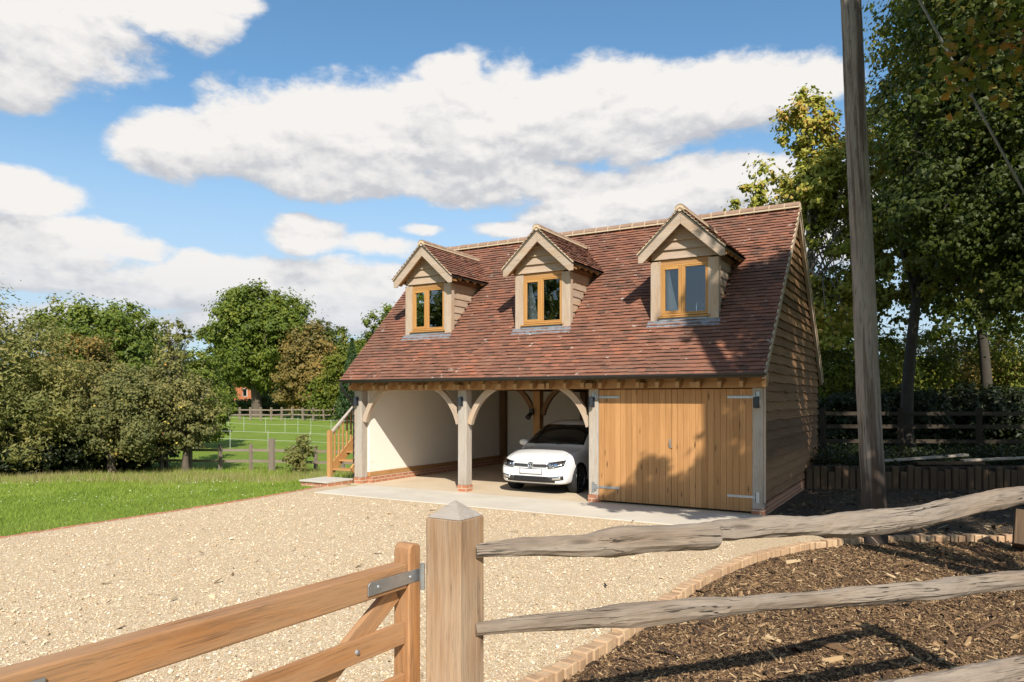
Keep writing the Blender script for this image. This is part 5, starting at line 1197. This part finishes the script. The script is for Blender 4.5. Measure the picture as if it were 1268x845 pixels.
# ------------------------------------------------------------------ field fences and farmhouse
FF = thing('field_fence', 'low wooden field fence with pale posts beyond the lawn', 'fence', tuple(gpos(330, 25.2)))
pts = [(96, 25.5), (126, 25.5), (160, 25.5), (200, 25.6), (236, 25.5), (273, 25.4), (311, 25.2), (336.5, 25.1), (364, 25.0), (391, 24.9), (425, 24.6), (460, 24.3)]
prev = None
for u, Z in pts:
    p = gpos(u, Z); thick = .13 if u == 336.5 else .05; hh = 1.12 if u == 336.5 else .92
    build('post', MB().box((p.x-thick, p.y-.05, p.z-.2), (p.x+thick, p.y+.05, p.z+hh)), 'field_wood', FF, .006)
    if prev:
        for zz in (.72, .34): build('rail', MB().beam(prev+Vector((0, 0, zz)), p+Vector((0, 0, zz)), .04, .085), 'field_wood', FF)
    prev = p
EF = thing('electric_fence', 'white electric tape fence on thin stakes across the green field', 'fence', tuple(gpos(320, 46)))
for (row, zoff) in ((((255, 52), (283, 50), (302, 49), (329, 48), (353, 48), (369, 48), (385, 47), (410, 46), (440, 45)), 0), (((240, 36), (285, 35), (332, 34), (384, 33), (430, 32)), 0)):
    prev = None
    for u, Z in row:
        p = gpos(u, Z); build('stake', MB().tube([p, p+Vector((0, 0, 1.0))], .010, 6), 'white_tape', EF)
        if prev:
            for zz in (.55, .92): build('tape', MB().beam(prev+Vector((0, 0, zz)), p+Vector((0, 0, zz)), .006, .011), 'white_tape', EF)
        prev = p
FP = thing('paddock_fence', 'far post and rail paddock fence in front of the tall trees', 'fence', tuple(gpos(340, 66)))
prev = None
for u in range(232, 470, 13):
    p = gpos(u, 66); build('post', MB().box((p.x-.07, p.y-.07, p.z-.2), (p.x+.07, p.y+.07, p.z+1.2)), 'field_wood', FP)
    if prev:
        for zz in (.5, .95): build('rail', MB().beam(prev+Vector((0, 0, zz)), p+Vector((0, 0, zz)), .05, .11), 'field_wood', FP)
    prev = p
hb = gpos(287, 116); FH = thing('farmhouse', 'distant orange brick farmhouse with a red roof behind the tall tree', 'house', tuple(hb))
x, y, z = hb
build('wall', MB().box((x-4.0, y, z-.5), (x+4.5, y+6, z+3.6)), 'render_orange', FH)
build('roof', MB().prism([(x-4.4, y-.4, z+3.5), (x-4.4, y+3, z+6.4), (x-4.4, y+6.4, z+3.5)], (9.3, 0, 0)), 'house_roof', FH)
for dx in (-3, 3.2):
    w_ = build('window', MB().box((x+dx-.5, y-.05, z+1.6), (x+dx+.5, y-.002, z+2.9)), 'white_wall', FH); build('pane', MB().box((x+dx-.4, y-.08, z+1.7), (x+dx+.4, y-.052, z+2.8)), 'tinted_glass', w_)

# ------------------------------------------------------------------ ground cover
rng = np.random.default_rng(21)
def edge_x(y): P = np.array(LAWN_EDGE); return np.interp(y, P[:, 1], P[:, 0])
def blades(name, n, sampler, h0, h1, w, mat, label, cat, lean=.5):
    x, y = sampler(n); n = len(x); z = ground_z(x, y); a = rng.random(n)*2*np.pi; h = rng.uniform(h0, h1, n); ln = rng.normal(size=(n, 2))*lean*h[:, None]
    b = np.stack([x, y, z-.01], 1); s = np.stack([np.cos(a)*w, np.sin(a)*w, np.zeros(n)], 1)
    tip = b+np.stack([ln[:, 0], ln[:, 1], h], 1); V = np.stack([b-s, b+s, tip], 1).reshape(-1, 3)
    o = build_np(name, V, np.arange(n*3).reshape(-1, 3), mat); tag(o, label, cat, None, 'stuff'); return o
def lawn_s(n):
    Z = 7+np.sqrt(rng.random(n))*19; r = (rng.random(n)*(.46)-.735)*Z; x = FWD.x*Z+RGT.x*r; y = FWD.y*Z+RGT.y*r
    k = (x < edge_x(y)-.12) & ~((x > -13) & (y > 11.9) & (x > -12.85)); return x[k], y[k]
blades('lawn_grass', 150000, lawn_s, .03, .085, .0055, 'grass_blade', 'short bright green lawn grass beside the gravel', 'grass', .55)
def rough_s(n):
    Z = rng.normal(21.5, 1.6, n); u = rng.uniform(-40, 440, n); r = (u-634)/895*Z; x = FWD.x*Z+RGT.x*r; y = FWD.y*Z+RGT.y*r
    k = (x < -13.0) & (np.sin(x*1.7)*np.sin(y*1.3+x*.5) > -.35); return x[k], y[k]
blades('rough_grass', 16000, rough_s, .08, .30, .007, 'dry_grass', 'tall seeding grasses along the edge of the trees', 'grass', .3)
def rough2(n):
    Z = rng.normal(22.5, 1.8, n); u = rng.uniform(-40, 440, n); r = (u-634)/895*Z; x = FWD.x*Z+RGT.x*r; y = FWD.y*Z+RGT.y*r; k = x < -13.0; return x[k], y[k]
blades('rough_grass', 26000, rough2, .06, .20, .008, 'grass_blade', 'long green grass in front of the field fence', 'grass', .35)
x, y = lawn_s(1500); k = np.sin(x*.9+1)*np.sin(y*.8) > -.2; x, y = x[k], y[k]
P = np.stack([x, y, ground_z(x, y)+.07], 1); V, F = leaves_np(P, .019, rng, 1.2, 1.0); tag(build_np('daisies', V, F, 'daisy'), 'scattered small white flowers in the lawn', 'flowers', None, 'stuff')
# bark chips
def in_poly(x, y, poly):
    inside = np.zeros(len(x), bool); P = np.array(poly)
    for i in range(len(P)):
        (x0, y0), (x1, y1) = P[i], P[(i+1) % len(P)]; c = ((y0 > y) != (y1 > y)) & (x < (x1-x0)*(y-y0)/(y1-y0+1e-12)+x0); inside ^= c
    return inside
def chips(name, n, poly, z, size, mat, label, cat, seed, thick=.18, dens=None, wf=(.14, .36)):
    g_ = np.random.default_rng(seed); P = np.array(poly); x = g_.uniform(P[:, 0].min(), P[:, 0].max(), n); y = g_.uniform(P[:, 1].min(), P[:, 1].max(), n)
    k = in_poly(x, y, poly)
    if dens is not None: k &= dens(x, y, g_)
    x, y = x[k], y[k]; n = len(x)
    L = size*np.exp(g_.normal(size=n)*.5); a = g_.random(n)*np.pi; pit = g_.normal(size=n)*.28; wd = L*g_.uniform(wf[0], wf[1], n); th = L*thick*g_.uniform(.4, 1, n)
    d = np.stack([np.cos(a)*np.cos(pit), np.sin(a)*np.cos(pit), np.sin(pit)], 1); s = np.stack([-np.sin(a), np.cos(a), g_.normal(size=n)*.3], 1); up = np.cross(d, s)
    c = np.stack([x, y, z+th*.5+np.abs(g_.normal(size=n))*size*.25+np.abs(np.sin(pit))*L*.3], 1); V = []
    for i, j, kk, tp in ((-1, -1, -1, 1), (1, -.6, -1, 1), (1, .6, -1, 1), (-1, 1, -1, 1), (-.9, -.8, 1, 1), (.9, -.5, 1, 1), (.9, .5, 1, 1), (-.9, .8, 1, 1)): V.append(c+d*(i*L/2)[:, None]+s*(j*wd/2)[:, None]+up*(kk*th/2)[:, None])
    V = np.stack(V, 1).reshape(-1, 3); o8 = np.arange(n)[:, None, None]*8; F = (o8+np.array([(4, 5, 6, 7), (0, 4, 7, 3), (1, 2, 6, 5), (0, 1, 5, 4), (3, 7, 6, 2)])[None]).reshape(-1, 4)
    o = build_np(name, V, F, mat); tag(o, label, cat, None, 'stuff'); return o
mulch_poly = [(-2.55, 2.8), (2.6, 5.5), (2.9, 13.6), (1.2, 12.7), (-.55, 11.65), (-1.2, 10.95), (-1.6, 10.25), (-1.92, 9.36), (-2.13, 8.35), (-2.20, 7.5), (-2.23, 6.4), (-2.26, 5.7), (-2.32, 4.76), (-2.41, 4.0)]
chips('bark_mulch', 330000, mulch_poly, -.065, .021, 'chips', 'brown bark chippings spread over the planting bed', 'mulch', 3)
chips('bark_mulch', 3500, mulch_poly, -.055, .055, 'chips', 'large pale bark strips lying on the planting bed', 'mulch', 4, .1)
soil_poly = [(-2.4, 12.2), (-1.35, 11.2), (1.2, 12.95), (4, 14.7), (4.5, 19.5), (-2.4, 17.2)]
chips('fallen_leaves', 9000, soil_poly, -.01, .05, 'fallen_leaf', 'fallen leaves and chippings on the bare soil beside the garage', 'leaf litter', 6, .05)
chips('fallen_leaves', 90, [(-9, 4), (-2.5, 3), (-2.3, 9), (-3, 11), (-9, 11)], .004, .05, 'fallen_leaf', 'a few brown leaves dropped on the gravel', 'leaf litter', 8, .05)
g_ = np.random.default_rng(77); n = 26000; f = g_.random(n); wv = g_.random(n)**1.2
P = np.array([-2.3, 17.7])*(1-f[:, None])+np.array([7.5, 23.6])*f[:, None]+np.array([-.5, .86])*(wv*6.5)[:, None]+g_.normal(size=(n, 2))*.1
P = np.column_stack([P, .47+np.abs(g_.normal(size=n))*(.05+.10*(np.sin(P[:, 0]*2.1)*np.cos(P[:, 1]*1.7) > 0)+.12*np.clip(wv-.4, 0, 1))])
V, F = leaves_np(P, .10, g_, .9); tag(build_np('undergrowth', V, F, 'leaf_shaded'), 'dark ivy and leaf litter added to shade down the pale bank behind the timber wall', 'undergrowth', None, 'stuff')  # leaf cover added to darken the bank where shade should lie
# loose stones lying proud of the gravel, thickest near the fence
def near(x, y, g_): return g_.random(len(x)) < np.clip(3.4/np.maximum(1, FWD.x*x+FWD.y*y-1.5), .1, 1)
chips('loose_gravel', 230000, [(-11.4, 5), (-11.3, 2), (-5, 0), (-2.6, 2), (-2.45, 4.2), (-2.42, 7), (-2.35, 8.3), (-2.2, 9.2), (-2.6, 11), (-11.6, 11), (-11.5, 7)], .0, .0076, 'pebble', 'loose cream and tan stones on top of the gravel', 'gravel', 9, .55, near, (.55, .95))
